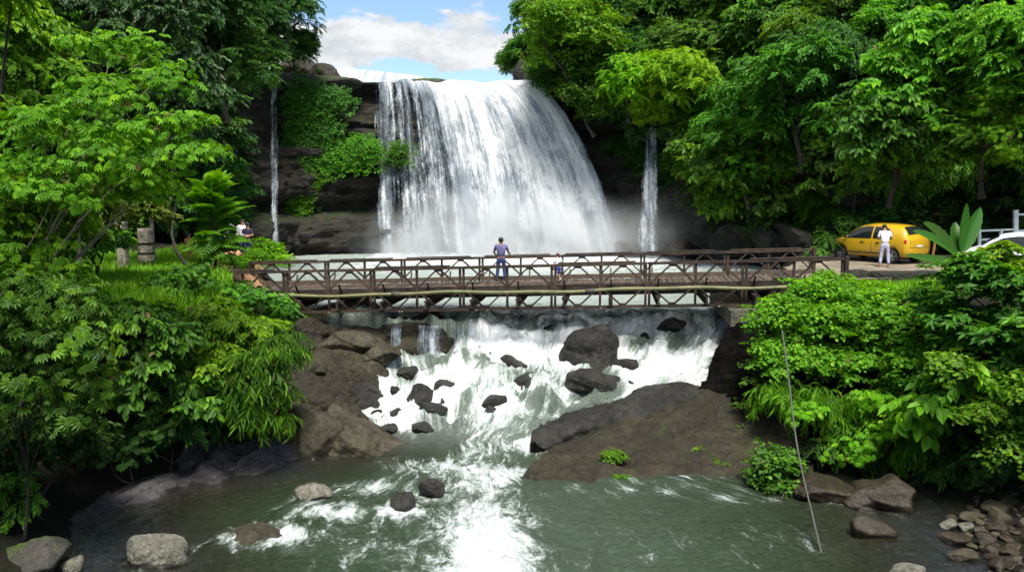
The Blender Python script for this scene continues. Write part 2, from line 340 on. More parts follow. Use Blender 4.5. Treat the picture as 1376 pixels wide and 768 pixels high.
def make_river():
    rows = [8.5]
    while rows[-1] < 61.6: rows.append(rows[-1] + (.055 if rows[-1] < 31.5 else .055 + (rows[-1] - 31.5) * .02))
    Yr = np.array(rows); U = np.linspace(0, 1, 300)
    L = xl(Yr) - 1.6; Rr = xr(Yr) + np.interp(Yr, [9, 15, 19, 22], [3.6, 3.4, 2.4, 1.4])
    Yg = np.repeat(Yr[:, None], 300, 1); X = L[:, None] + (Rr - L)[:, None] * U[None]
    Z0 = zbase(X, Yg)
    F = np.zeros_like(X)
    G = [(640, 570, 1.1, .9, .30), (610, 555, .9, .8, .2), (700, 545, 1., .8, .2), (640, 600, 1.1, 1.2, .56), (646, 645, 1.0, 1.2, .58), (655, 700, .9, 1.3, .66), (655, 752, .9, 1.3, .62), (660, 800, 1., 1.4, .6), (660, 840, 1.2, 1.5, .5),
         (485, 655, 1.3, .6, .52), (430, 690, 1.2, .6, .5), (375, 720, 1.0, .5, .38), (560, 628, 1.5, .8, .55), (530, 690, 1.6, 1.0, .28), (720, 600, .9, .8, .6), (700, 640, .6, .6, .4), (480, 740, 2.2, 1., .3),
         (900, 465, 1.5, 1.3, .40), (620, 475, 1.3, 1.3, .36), (690, 460, 1.2, .9, .2), (640, 540, .9, 1.1, .2), (330, 725, .5, .3, .3), (1090, 725, 2.4, .7, .16), (900, 735, 2.5, 1.2, .12)]
    for px, py, rx, ry, s in G:
        c = onriver(px, py); F += s * np.exp(-((X - c[0]) / rx) ** 2 - ((Yg - c[1]) / ry) ** 2)
    rap = sstep(22.6, 24.6, Yg) * (1 - sstep(29.0, 30.6, Yg)); lev = .48 + .24 * sstep(-2.2, -.4, X)
    F = np.maximum(F, rap * lev)
    F += rap * (fbm(xyz(X * .55, Yg * 1.15, 7), 3, 77) - .5) * 1.25
    for px, py, rx, ry, s in [(490, 515, 1.0, 1.3, .5), (535, 436, 1.6, .9, .7), (590, 434, .8, .6, .4), (520, 605, 1.0, .7, .4), (590, 598, .6, .4, .3), (715, 570, .5, .4, .3), (690, 505, .9, .7, .35), (800, 530, .9, .5, .4), (735, 650, .8, .8, .4)]:
        c = onriver(px, py); F -= s * np.exp(-((X - c[0]) / rx) ** 2 - ((Yg - c[1]) / ry) ** 2)
    F += .13 * (1 - sstep(19.5, 22.5, Yg)) * np.exp(-((X - .3) / 5) ** 2); F += .34 * sstep(29.3, 30.3, Yg) * (1 - sstep(31.5, 36, Yg)) + .8 * sstep(37, 56, Yg) * (X > -12) * sstep(-12, -8, X)
    for x, y, r in ROCKS_IN_WATER:
        dd = np.hypot((X - x), (Yg - y)); F += (.35 if y > 22.5 else .22) * np.exp(-((dd - r * 1.05) / .28) ** 2)
        up = np.exp(-((X - x) / (r * .8)) ** 2 - ((Yg - y + r * 1.3) / (r * .9)) ** 2); F -= .35 * up if y > 22.5 else 0 * up
    F = np.clip(F, 0, 1.15)
    amp = .075 + .40 * rap + .17 * np.clip(F, 0, 1) * (1 - rap)
    P2 = xyz(X * .95, Yg * .75, 0); wv = fbm(P2 + .8 * fbm(P2 * .7, 3, 15)[..., None], 5, 11, True) - .55
    fine = fbm(xyz(X * 3.2, Yg * 2.4, 0), 4, 19, True) - .5
    cx = np.interp(Yg, [9, 15.7, 18.4, 21, 23, 26, 30, 34, 62], [-.2, -.4, -.6, -.9, -1.0, .5, 1.4, 1, 0]); hw = np.interp(Yg, [9, 15, 18, 21, 23.5, 26, 30, 40, 62], [6, 5., 4, 2.4, 2.3, 4.4, 6, 10, 14])
    FU = (X - cx) / hw * 4.2; FV = Yg * 1.0 - .12 * FU ** 2 * (Yg < 30)
    FU = FU + 1.1 * (fbm(xyz(X * .45, Yg * .45, 0), 3, 25) - .5); FV = FV + 1.4 * (fbm(xyz(X * .5, Yg * .5, 9), 3, 26) - .5)
    P3 = xyz(FU * .95, FV * .55, 0); wv = .55 * wv + .55 * (fbm(P3, 5, 29, True) - .55); lump = fbm(xyz(X * .55, Yg * .9, 4), 4, 31, True) - .5
    Z0 = Z0 + rap * lump * .85
    Z = Z0 + amp * (wv * 1.6 + fine * .45)
    dl, dr = X - xl(Yg), xr(Yg) - X
    sh = np.clip(np.maximum(1 - sstep(-.2, 3.2, dl), 1 - sstep(-.6, 2.6, dr)) * (Yg < 22), 0, 1) * .85
    me = np_mesh('river', xyz(X, Yg, Z).reshape(-1, 3), grid_faces(*X.shape), {'brown': np.clip(1 - sstep(1.0, 5.5, np.minimum(dl, dr)), 0, 1) * (Yg < 24) * .9, 'foam': F, 'fu': FU, 'fv': FV, 'shallow': sh, 'milk_and_mist': .75 * sstep(29, 34, Yg) + .35 * sstep(40, 56, Yg) + .22 * sstep(22, 24, Yg) * (1 - sstep(29, 34, Yg)) + .07 * np.exp(-((X - 1.2) / 3.6) ** 2) * (Yg < 24)}, smooth=True)  # brown rim: bushes' reflection as colour; upper pool: churned water plus painted mist
    struct('river', me, water_mat('river_water'))
def fall_mat(name, su=1., sv=1., lo=.45, hi=.58, base=(.90, .91, .92), grey=(.34, .39, .44)):
    t = NT(name); u = t.n('Attribute', attribute_name='fu').outputs['Fac']; v = t.n('Attribute', attribute_name='fv').outputs['Fac']; d = t.n('Attribute', attribute_name='dens').outputs['Fac']
    def uv(a, b, z): return t.n('CombineXYZ', {0: t.math('MULTIPLY', u, su * a), 1: t.math('MULTIPLY', v, sv * b), 2: z}).outputs[0]
    n1 = t.noise(uv(1.3, .10, 0.), 1., 4, .6, .25); n2 = t.noise(uv(5., .42, 3.), 1., 6, .7, .5); n3 = t.noise(uv(11., 3.2, 7.), 1., 4, .75, .4); n4 = t.noise(uv(.8, .45, 9.), 1., 5, .65, .4)
    s = t.math('ADD', t.math('ADD', t.math('MULTIPLY', n1, .32), t.math('MULTIPLY', n2, .24)), t.math('ADD', t.math('MULTIPLY', n3, .20), t.math('MULTIPLY', n4, .24)))
    a = t.mapr(t.math('ADD', s, t.math('SUBTRACT', d, .5)), lo, hi)
    col = t.mix(t.mapr(t.math('ADD', s, t.math('MULTIPLY', t.math('SUBTRACT', d, .7), .25)), .452, .548), grey, base)
    nb = t.bump(t.math('ADD', n1, n2), .22)
    b = t.n('BsdfDiffuse', {'Color': col, 'Normal': nb}); tl = t.n('BsdfTranslucent', {'Color': col, 'Normal': nb})
    sh = t.n('MixShader', {0: .3, 1: b, 2: tl})
    return t.done(t.n('MixShader', {0: a, 1: t.n('BsdfTransparent'), 2: sh}))
def curtain(name, P, dens, mat, fu=None, fv=None, seed=0, rough=.25):
    """P (nu, nv, 3) grid"""
    nu, nv = P.shape[:2]
    q = np.stack([P[..., 0] * 1.1, P[..., 2] * .22, P[..., 1] * 0], -1)
    d = (fbm(q, 4, 60 + seed, True) - .5) * rough * 2 + (fbm(P * 1.4, 3, 66 + seed) - .5) * rough * 1.2
    tt = np.linspace(0, 1, nv)[None]
    P = P.copy(); P[..., 1] -= d * (.15 + tt)
    if fu is None: fu = P[..., 0]
    if fv is None: fv = P[..., 2]
    me = np_mesh(name, P.reshape(-1, 3), grid_faces(nu, nv), {'fu': np.broadcast_to(fu, (nu, nv)), 'fv': np.broadcast_to(fv, (nu, nv)), 'dens': np.broadcast_to(dens, (nu, nv))}, smooth=True)
    return struct(name, me, mat)
def U_(u, X): return np.broadcast_to(u, X.shape)
def make_falls():
    fm = fall_mat('falling_water'); thin = fall_mat('thin_falling_water', 1.3, 1.2, .46, .60)
    u = np.linspace(0, 1, 260)[:, None]; t = np.linspace(0, 1, 150)[None]
    for k, off in enumerate((0, .9)):
        xt = -10.1 + 10.4 * u; xb = -9.7 + 18.0 * u ** 1.1
        tt = np.clip(t * 1.06 - .06, 0, 1)
        X = xt + (xb - xt) * tt ** .43; Z = 15.32 - 12.7 * tt - .25 * (np.abs(t * 1.06 - .06) < .02); Z = 15.3 + (2.5 - 15.3) * tt + 0 * u
        Y = 61.2 + off * .6 - (2.3 - .5 * k) * np.sqrt(tt) + np.where(t < .057, (1 - t / .057) * 1.8, 0) - .9 * u ** 3 * tt
        P = np.stack(np.broadcast_arrays(X, Y, Z), -1)
        P[..., 2] += (fbm(xyz(P[..., 0] * .9, 0, 3), 4, 8) - .5) * .5 * (1 - sstep(0, .25, tt)); P[..., 1] -= (fbm(xyz(U_(u, X) * 16, tt * 2, 5), 3, 12) - .5) * 1.1 * sstep(.02, .3, tt)
        U = np.broadcast_to(u, X.shape); fu = U * 17
        cn = vnoise(np.stack([fu * 1.0, tt * 1.2 + 0 * fu, 0 * fu], -1), 13 + k) - .5
        d = np.interp(u, [0, .02, .05, .10, .13, .16, .2, .24, .30, .34, .40, .55, .8, .94, 1.0], [.38, .47, .51, .48, .455, .47, .51, .51, .48, .53, .62, .70, .76, .72, .36])
        d = d + cn * .14 + .06 * sstep(.35, .55, u) + .25 * np.exp(-(tt / .05) ** 2) * sstep(.1, .35, u)
        curtain('waterfall', P, d - .05 * k, fm, fu + 40 * k, Z * np.ones_like(X) + 5 * k, seed=k * 9, rough=.20)
    def strip(pxs, y0, y1, Y0, Y1, dv, name='waterfall', m=thin, n=24, rough=.12, zb=None):
        (a, b), (c, d_) = pxs
        tl, tr, bl, br = at(a, y0, Y0), at(b, y0, Y0), at(c, y1, Y1), at(d_, y1, Y1)
        u = np.linspace(0, 1, n)[:, None, None]; t = np.linspace(0, 1, 90)[None, :, None]
        P = (tl + (tr - tl) * u) * (1 - t) + (bl + (br - bl) * u) * t
        P[..., 1] += .8 * (t[..., 0] - np.sqrt(t[..., 0])) * .6
        e = 1 - np.abs(u[..., 0] * 2 - 1) ** 3
        curtain(name, P, dv + .25 * (e - .8) + 0 * t[..., 0], m, P[..., 0], P[..., 2], seed=int(a), rough=rough)
    strip(((363, 374), (361, 380)), 114, 346, 57.6, 55.2, .49)
    strip(((866, 884), (850, 890)), 172, 338, 57.0, 55.2, .53, n=40, rough=.3)
    strip(((483, 489), (482, 492)), 140, 196, 60.6, 60.2, .28)
    strip(((521, 545), (519, 543)), 436, 484, 28.05, 27.75, .5, n=40, rough=.05)
    strip(((549, 606), (549, 607)), 437, 480, 28.05, 27.7, .5, n=60, rough=.05)
    # upper tier of the river, beyond the lip
    u = np.linspace(0, 1, 120)[:, None]; t = np.linspace(0, 1, 40)[None]
    X = -19.5 + 12.5 * u + 0 * t; ztop = 20.3 - .9 * u - .5 * u ** 3
    Z = ztop + (15.0 - ztop) * t; Y = 88 - 5 * np.sqrt(t) + 0 * u
    curtain('upper_waterfall', np.stack(np.broadcast_arrays(X, Y, Z), -1), .72 + 0 * X, fm, X, Z, seed=4, rough=.3)
    X, Y = np.meshgrid(np.linspace(-22, 2.5, 30), np.linspace(61.6, 92, 30), indexing='ij')
    Z = 15.27 + .04 * (fbm(xyz(X, Y, 0), 3, 5) - .5)
    struct('upper_river', np_mesh('upper_river', xyz(X, Y, Z).reshape(-1, 3), grid_faces(30, 30), {'foam': .6 + 0 * X, 'shallow': 0 * X, 'fu': X, 'fv': Y}, smooth=True), bpy.data.materials['river_water'])
# ------------------------------------------------------------------ rocks
def ico(sub):
    bm = bmesh.new(); bmesh.ops.create_icosphere(bm, subdivisions=sub, radius=1)
    V = np.array([v.co[:] for v in bm.verts]); F = np.array([[v.index for v in f.verts] for f in bm.faces]); bm.free(); return V, F
_ICO = {}
def rock_mesh(name, seed, size=(1, 1, 1), sub=5, planes=15, soft=14., rough=.10, freq=1.2, strata=0.):
    if sub not in _ICO: _ICO[sub] = ico(sub)
    D, F = _ICO[sub]; r = np.random.default_rng(seed)
    N = unit(r.normal(size=(planes, 3))); Hh = r.uniform(.72, 1.0, planes)
    dp = np.maximum(D @ N.T, 1e-3); q = Hh / dp
    rad = -np.log(np.exp(-soft * np.minimum(q, 3)).sum(1)) / soft
    P = D * np.clip(rad, .4, 1.25)[:, None]
    S = np.array(size, float)
    W = P * S; k = freq / max(.35, float(np.mean(S)))
    nz = (fbm(W * k * 1.2 + seed, 5, seed % 97, True) - .55) * rough * 1.6 + (fbm(W * k * 5 + seed, 4, seed % 89) - .5) * rough * .55
    if strata: nz += (sstep(.4, .6, vnoise(np.stack([W[:, 0] * .3, W[:, 1] * .3 + W[:, 2] * .3, W[:, 2] * 2.2 + W[:, 0] * .8], -1) * k, seed % 31)) - .5) * strata
    P = P * (1 + nz)[:, None] * S
    return np_mesh(name, P, F, smooth=True)
M_WET = rock_mat('wet_river_rock', (.022, .021, .018), (.044, .041, .034), (.012, .0115, .010), mlo=1.25, mhi=1.6, rough=.5, sc=1.2, bump=.09, spec=.24)
M_BRN = rock_mat('brown_river_rock', (.027, .0215, .012), (.052, .043, .024), (.015, .0125, .008), moss=(.024, .034, .007), mlo=1.0, mhi=1.5, bump=.1, rough=.44, sc=1.0)
M_OCH = rock_mat('ochre_bank_rock', (.046, .039, .022), (.078, .067, .040), (.022, .019, .013), moss=(.03, .042, .01), mlo=1.1, mhi=1.5, rough=.6, sc=1.0, bump=.07)
M_GRY = rock_mat('violet_grey_bank_rock', (.062, .056, .058), (.105, .096, .098), (.03, .028, .028), mlo=1.3, mhi=1.7, rough=.65, sc=1.1, strata=2., bump=.07)
M_LIC = rock_mat('lichen_boulder_rock', (.12, .115, .085), (.21, .20, .155), (.05, .045, .035), moss=(.06, .075, .02), mlo=1.2, mhi=1.7, rough=.8, sc=1.6, bump=.06, fleck=.7)
M_PEB = rock_mat('shingle_stone_rock', (.026, .0195, .012), (.054, .042, .027), (.013, .010, .007), mlo=1.5, mhi=1.9, rough=.38, sc=2., bump=.03)
M_MOS = rock_mat('mossy_rock', (.045, .042, .036), (.075, .068, .055), (.025, .024, .02), moss=(.03, .05, .008), mlo=.55, mhi=1.05, rough=.7, sc=1., bump=.08)
BR = 'boulders in the rapids'
def boulder(label, px, py0, py1, w, mat, seed, depth=None, name='boulder', z=None, Y=None, rz=0., tilt=0., water=True, sub=5, group=None, strata=.0, rough=.15, soft=18., planes=17, sink=.30):
    """px centre, py0 top, py1 water line, w width: all read off the photograph; gives a rock of real size standing there"""
    b = at(px, py1, Y) if Y else (onz(px, py1, z) if z is not None else onriver(px, py1))
    m = b[1] / FPX * 1.0; W = w * m / 2 * 1.03; dpt = (depth if depth else W * .85)
    Hh = (py1 - py0) * m * (1.12 if group == BR else 1)
    vis = Hh * .93; hz = vis / (2 - 2 * sink) if False else vis / (1 + (1 - 2 * sink))
    hz = max(hz, .05); c = b + np.array([0, dpt * .8, hz * (1 - 2 * sink) + (.07 if group == BR else 0)])
    o = link(name, rock_mesh(name, seed, (W, dpt, hz), sub, planes, soft, rough, strata=strata), mat, None, c, rz)
    o.rotation_euler.y = tilt
    tag(o, label, 'boulder' if name == 'boulder' else name.replace('_', ' '), group)
    if water: ROCKS_IN_WATER.append((c[0], c[1], W * .95))
    return o
boulder('large rounded grey boulder standing in the white rapids under the middle of the bridge', 794, 441, 499, 92, M_WET, 3, depth=1.0, strata=.10, group=BR)
boulder('long flat dark boulder just below the largest boulder in the rapids', 814, 501, 533, 108, M_WET, 8, depth=.75, strata=.08, group=BR)
boulder('low dark rock washed over by foam, left of the largest boulder in the rapids', 690, 485, 505, 44, M_WET, 11, group=BR)
boulder('squat angular boulder, biggest of the cluster in the left of the rapids', 566, 526, 553, 48, M_WET, 15, group=BR)
boulder('rounded boulder at the upper right of the cluster in the left of the rapids', 603, 514, 532, 32, M_WET, 16, group=BR)
boulder('small dark rock wedged behind the angular boulder of the left cluster', 565, 520, 533, 22, M_WET, 17, group=BR)
boulder('dark rock between the angular and the rounded boulder of the left cluster', 591, 526, 541, 28, M_WET, 18, group=BR)
boulder('dark rock with foam at its foot, lowest of the left cluster', 583, 544, 567, 34, M_WET, 19, group=BR)
boulder('small round rock touching the right end of the left cluster', 599, 540, 553, 20, M_WET, 27, group=BR)
boulder('flat dark rock alone in the grey channel below the small ledge fall', 546, 497, 510, 32, M_WET, 20, group=BR)
boulder('dark humped rock alone in the rapids left of the angular cluster', 525, 556, 575, 44, M_WET, 21, group=BR)
boulder('thin flat rock barely above the foam below the left cluster', 566, 573, 584, 32, M_WET, 22, group=BR)
boulder('slanting dark rock in the middle of the rapids, above a small cube shaped one', 666, 534, 554, 34, M_WET, 23, tilt=-.3, group=BR)
boulder('small cube shaped black rock in the middle of the rapids', 659, 553, 571, 20, M_WET, 24, soft=26, planes=9, group=BR)
boulder('small brown rock at the left foot of the largest boulder', 766, 497, 514, 20, M_BRN, 25, group=BR)
boulder('low grey rock left of the small brown rock in the rapids', 738, 489, 500, 34, M_WET, 26, group=BR)
boulder('flat grey slab under thin water left of the largest boulder', 715, 507, 530, 52, M_WET, 28, group=BR)
boulder('rock peeping out of the cascade just under the bridge, above the largest boulder', 742, 437, 450, 24, M_WET, 29, group=BR)
boulder('pointed dark rock with foam round it in the lower pool', 577, 647, 670, 32, M_WET, 31, group=BR)
boulder('low dark rock in the foam left of the pointed rock of the lower pool', 541, 672, 687, 36, M_WET, 32, group=BR)
boulder('dark wet rock under the ochre ledge at the left edge of the rapids', 487, 534, 560, 48, M_WET, 33, group=BR)
boulder('tiny dark rock beside the grey channel, left of the left cluster', 529, 521, 530, 14, M_WET, 34, group=BR, sub=4)
boulder('small black rock near the left bank below the wet ledge rocks', 507, 553, 566, 22, M_WET, 35, group=BR, sub=4)
for i, (lab, px, a_, b_, w_) in enumerate([('wet rock awash in the right cascade, beside the largest boulder', 870, 452, 466, 34), ('dark rock awash at the crest of the right cascade near the abutment', 905, 433, 445, 40), ('low dark rock at the right foot of the large rounded boulder', 842, 484, 500, 26), ('rock with foam over its back in the middle of the white rapids', 650, 470, 484, 30), ('small rock left of the largest boulder, near the crest', 706, 452, 463, 24), ('tiny rock in the foam at the tip of the dark ridge', 722, 590, 602, 24), ('small wet rock in the left channel by the brown ledges', 520, 574, 586, 22), ('dark rock in the left channel below the small ledge fall', 512, 492, 505, 26)]):
    boulder(lab, px, a_, b_, w_, M_WET, 180 + i, group=BR)
LB = 'rocks of the left bank'
for i, (lab, px, a_, b_, w_, Y_, m_) in enumerate([('block of brown rock wedged at the top of the left ledges, under the shrub', 405, 432, 470, 60, 27.6, M_BRN), ('long flat ledge stone jutting toward the small ledge fall', 470, 446, 474, 95, 27.4, M_OCH), ('dark cube like stone in the middle of the left ledges', 425, 474, 515, 62, 26.0, M_BRN), ('pale topped stone over the left channel', 505, 466, 488, 50, 27.0, M_OCH), ('dark stone under the pale topped one at the left channel', 478, 505, 538, 60, 25.6, M_WET), ('wide dark stone filling the gap above the ochre outcrop', 432, 516, 566, 105, 24.6, M_BRN), ('brown stone under the hanging bamboo like leaves', 402, 552, 598, 66, 23.4, M_BRN), ('rounded dark stone between the ledges and the ochre outcrop', 455, 548, 584, 64, 24.0, M_BRN)]):
    boulder(lab, px, a_, b_, w_, m_, 210 + i, depth=.7, Y=Y_ - .5, group=LB, water=False, strata=.1)
boulder('broad brown slab, topmost on the left bank under the bridge', 462, 416, 474, 190, M_BRN, 41, depth=2.2, Y=28.7, strata=.12, group=LB, water=False, tilt=.05)
boulder('brown rock ledge the small ledge fall drops over, under the bridge', 560, 428, 486, 140, M_BRN, 42, depth=1.2, Y=28.1, strata=.05, group=LB, water=False, soft=24, rough=.05)
boulder('flat grey brown slab with water at its foot, left of the small ledge fall', 455, 462, 500, 120, M_BRN, 43, depth=1.1, Y=26.7, strata=.10, group=LB, water=False)
boulder('grey slab reaching the water beside the small ledge fall', 500, 462, 496, 60, M_WET, 44, depth=.8, Y=27.3, group=LB)
boulder('big dark wedge shaped rock, middle of the left bank pile', 455, 482, 545, 120, M_BRN, 45, depth=1.2, Y=25.2, strata=.12, group=LB, tilt=.25)
boulder('olive brown rock on the water side of the dark wedge rock', 488, 488, 535, 54, M_OCH, 46, depth=.9, Y=25.6, group=LB)
boulder('dark rock under the wedge rock of the left bank', 440, 520, 566, 70, M_BRN, 47, depth=.8, Y=24.8, group=LB, water=False)
boulder('low rock in shade at the left foot of the wedge rock', 408, 505, 560, 70, M_BRN, 48, depth=.9, Y=24.8, group=LB, water=False)
boulder('dark long rock lying behind the ochre outcrop of the left bank', 470, 562, 598, 120, M_WET, 49, depth=.9, Y=23.8, group=LB, tilt=.2)
boulder('ochre outcrop sloping into the pool at the lower end of the left bank', 468, 564, 643, 165, M_OCH, 50, depth=1.3, Y=22.0, strata=.10, group=LB, sub=6, tilt=.16)
boulder('tall ochre brown rock behind the sloping ochre outcrop', 405, 545, 650, 120, M_OCH, 51, depth=1.1, Y=22.2, strata=.1, group=LB, water=False, sub=6)
boulder('violet grey rock at the water under the left bushes, next to the ochre rock', 372, 590, 660, 90, M_GRY, 52, depth=1.0, Y=21.4, group=LB, sub=6)
boulder('flat violet grey rock at the water under the left bushes, further from the ochre rock', 286, 610, 668, 115, M_GRY, 53, depth=1.0, Y=20.6, strata=.1, group=LB, sub=6)
boulder('violet grey slab at the water deep in the shade of the left bank', 150, 660, 715, 130, M_GRY, 54, depth=1.2, Y=18.4, strata=.1, group=LB, sub=6)
boulder('dark rock in the shade between the two violet grey slabs', 75, 655, 715, 110, M_BRN, 55, depth=1.2, Y=18.3, group=LB, water=False)
boulder('small lichen spotted rock in the water before the ochre outcrop', 420, 651, 674, 44, M_LIC, 56, group=LB)
boulder('pale lichen covered boulder standing in the water near the left corner', 197, 722, 768, 92, M_LIC, 57, depth=.6, z=-.05, sub=6, group=LB, soft=10, planes=26, rough=.13)
boulder('mossy boulder at the bottom left corner', 22, 736, 790, 85, M_MOS, 58, depth=.6, z=.0, group=LB)
boulder('small mossy rock between the corner boulder and the pale boulder', 92, 746, 775, 32, M_LIC, 59, z=0., group=LB)
boulder('submerged brown stone breaking the surface in the lower pool', 335, 713, 735, 80, M_OCH, 60, depth=.5, z=-.05, group=LB, sink=.42)
for i, (lab, px, a_, b_, w_) in enumerate([('flat dark slab at the shaded water edge below the hanging creeper, nearest the small bush', 1118, 648, 676, 90), ('flat dark slab at the shaded water edge, next to the shingle', 1205, 652, 690, 100), ('low dark rock between the two flat slabs at the shaded water edge', 1160, 662, 684, 50)]):
    boulder(lab, px, a_, b_, w_, M_PEB, 170 + i, depth=.8, z=.0, group='flat slabs at the shaded right water edge', strata=.12)
# the great outcrop on the right: a sloping slab with a darker ridge behind
M_LED = rock_mat('dark_ledge_rock', (.020, .016, .010), (.040, .033, .020), (.011, .009, .006), moss=(.020, .030, .006), mlo=1.0, mhi=1.5, bump=.1, rough=.45)
def outcrop():
    t2 = thing('rock_mass', 'black shaded rock face under the right end of the bridge', 'rock', onz(1000, 600, 0)); t = thing('rock_outcrop', 'huge sloping brown rock outcrop on the right shore below the bridge', 'rock outcrop', onz(860, 660, 0))
    b = np.array(t.location)
    def sheet(name, ctl, mat, seed, seg=(150, 90), amp=.16, par=None, blk=0.):
        """ctl: rows of pixel / depth control points (front edge to back edge), lofted smoothly"""
        C = np.array([[at(*p) for p in row] for row in ctl])
        def res(A, n, ax):
            k = A.shape[ax]; x = np.linspace(0, k - 1, n); x0 = np.clip(np.floor(x).astype(int), 0, k - 2); f = x - x0; f = f * f * (3 - 2 * f) * .5 + f * .5
            a, c = np.take(A, x0, ax), np.take(A, x0 + 1, ax); sh = [1, 1, 1]; sh[ax] = n; f = f.reshape(sh); return a + (c - a) * f
        P = res(res(C, seg[0], 1), seg[1], 0)
        for _ in range(10):
            P[1:-1] = (P[:-2] + 2 * P[1:-1] + P[2:]) / 4; P[:, 1:-1] = (P[:, :-2] + 2 * P[:, 1:-1] + P[:, 2:]) / 4
        N = unit(np.cross(np.gradient(P, axis=1), np.gradient(P, axis=0)))
        N *= np.sign(N[..., 2:3] + 1e-6)
        q = np.stack([P[..., 0] * .8 + P[..., 2] * .5, P[..., 1] * 1.1, P[..., 2] * 1.3 - P[..., 0] * .45], -1)
        d = (fbm(q * .9, 6, seed, True) - .55) * amp * 2.4 + (sstep(.42, .58, vnoise(np.stack([q[..., 0] * .25, q[..., 1] * .35, q[..., 2] * 2.0], -1), seed)) - .5) * amp * .9 + (fbm(P * 3, 4, seed + 5) - .5) * amp * .5 - np.maximum(0, .12 - np.abs(vnoise(np.stack([q[..., 0] * .55, q[..., 1] * .8, q[..., 2] * 1.1], -1), seed + 9) - .5)) * 1.5 * amp
        if blk:
            b3 = fbm(np.stack([P[..., 0] * .75, P[..., 1] * .75, P[..., 2] * 1.2], -1), 3, seed + 3) * 7; d = d + blk * (np.floor(b3) + sstep(.0, .35, b3 - np.floor(b3)) - 3.5) * .5
        P = P + N * d[..., None]
        # a closed body: skirt down below the water
        low = P.copy(); low[..., 2] = -.9
        nv, nu = P.shape[:2]; V = np.concatenate([P.reshape(-1, 3), low.reshape(-1, 3)]); n = nu * nv
        ring = np.concatenate([np.arange(nu), nu - 1 + nu * np.arange(1, nv), (nv - 1) * nu + np.arange(nu - 2, -1, -1), nu * np.arange(nv - 2, 0, -1)])
        nx = np.roll(ring, -1); side = np.stack([ring, ring + n, nx + n, nx], 1)
        return link(name, np_mesh(name, V - (b if par is None else np.array(par.location)), np.concatenate([grid_faces(nv, nu), side]), smooth=True), mat, par or t)
    sheet('slab', [
        [(690, 668, 20.1), (760, 672, 20.0), (830, 684, 19.6), (900, 692, 19.4), (965, 698, 19.3), (1040, 690, 19.6), (1090, 670, 20.2)],
        [(700, 640, 20.4), (765, 640, 20.3), (835, 655, 20.0), (905, 660, 19.9), (970, 662, 19.8), (1035, 650, 20.1), (1090, 640, 20.6)],
        [(722, 618, 21.1), (775, 612, 21.2), (840, 615, 21.1), (905, 620, 21.0), (970, 618, 21.0), (1035, 610, 21.1), (1090, 610, 21.4)],
        [(745, 600, 21.8), (790, 590, 22.0), (845, 575, 22.3), (905, 570, 22.4), (965, 568, 22.4), (1030, 575, 22.4), (1090, 580, 22.4)],
        [(775, 588, 22.3), (810, 570, 22.8), (855, 547, 23.4), (905, 533, 23.8), (955, 523, 24.1), (1015, 520, 24.2), (1085, 530, 24.2)],
        [(800, 588, 22.9), (830, 572, 23.4), (870, 548, 24.0), (910, 532, 24.5), (955, 520, 24.8), (1015, 518, 25.0), (1085, 520, 25.0)]], M_BRN, 123, amp=.17)
    sheet('ridge', [
        [(712, 602, 22.3), (745, 606, 22.2), (785, 604, 22.2), (825, 590, 22.4), (860, 580, 22.8), (905, 570, 23.2), (960, 560, 23.6)],
        [(716, 590, 22.6), (748, 588, 22.5), (786, 580, 22.7), (826, 566, 23.0), (862, 553, 23.3), (905, 540, 23.8), (960, 530, 24.2)],
        [(728, 576, 23.2), (756, 570, 23.3), (792, 560, 23.5), (830, 544, 23.9), (866, 530, 24.4), (905, 521, 24.8), (955, 516, 25.1)],
        [(742, 572, 23.8), (768, 566, 24.0), (800, 556, 24.2), (836, 541, 24.6), (870, 528, 25.1), (907, 519, 25.5), (950, 515, 25.8)]], M_WET, 131, (110, 60), amp=.22)
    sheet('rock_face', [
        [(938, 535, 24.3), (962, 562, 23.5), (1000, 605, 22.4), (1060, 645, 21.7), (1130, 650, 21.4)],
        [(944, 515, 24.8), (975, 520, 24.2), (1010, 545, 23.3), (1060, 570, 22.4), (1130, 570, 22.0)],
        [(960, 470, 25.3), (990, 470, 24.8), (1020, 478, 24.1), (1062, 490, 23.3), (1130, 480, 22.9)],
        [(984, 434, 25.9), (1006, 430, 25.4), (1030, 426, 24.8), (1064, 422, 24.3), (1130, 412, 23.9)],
        [(1000, 430, 27.5), (1018, 426, 27.4), (1038, 421, 27.2), (1072, 416, 27), (1130, 405, 27)]], rock_mat('black_shaded_rock', (.004, .0038, .0034), (.008, .0072, .006), (.003, .003, .0025), moss=(.012, .02, .005), mlo=1.0, mhi=1.5, rough=.9, bump=.12, spec=.04), 141, (80, 80), .2, t2)  # shade on this rock face is put into its near-black colour
    t3 = thing('rock_ledge', 'stepped brown rock ledges running down the left bank from the bridge to the pool', 'rock ledge', onz(450, 655, 0))
    sheet('ledges', [
        [(320, 672, 21.5), (400, 664, 22.1), (470, 650, 22.8), (548, 616, 23.8)],
        [(335, 612, 22.5), (400, 595, 23.2), (460, 585, 23.8), (525, 598, 24.3)],
        [(350, 572, 23.8), (400, 548, 24.4), (445, 548, 25), (495, 570, 25.3)],
        [(360, 522, 25.4), (405, 505, 26), (445, 512, 26.4), (490, 552, 26.3)],
        [(370, 482, 27), (410, 468, 27.4), (452, 478, 27.7), (505, 506, 27.7)],
        [(380, 442, 28.6), (415, 431, 29), (468, 438, 29.2), (520, 476, 29)],
        [(390, 426, 30.4), (420, 422, 30.7), (475, 420, 30.7), (548, 430, 30.4)]], M_LED, 151, (130, 150), .26, t3, .42)
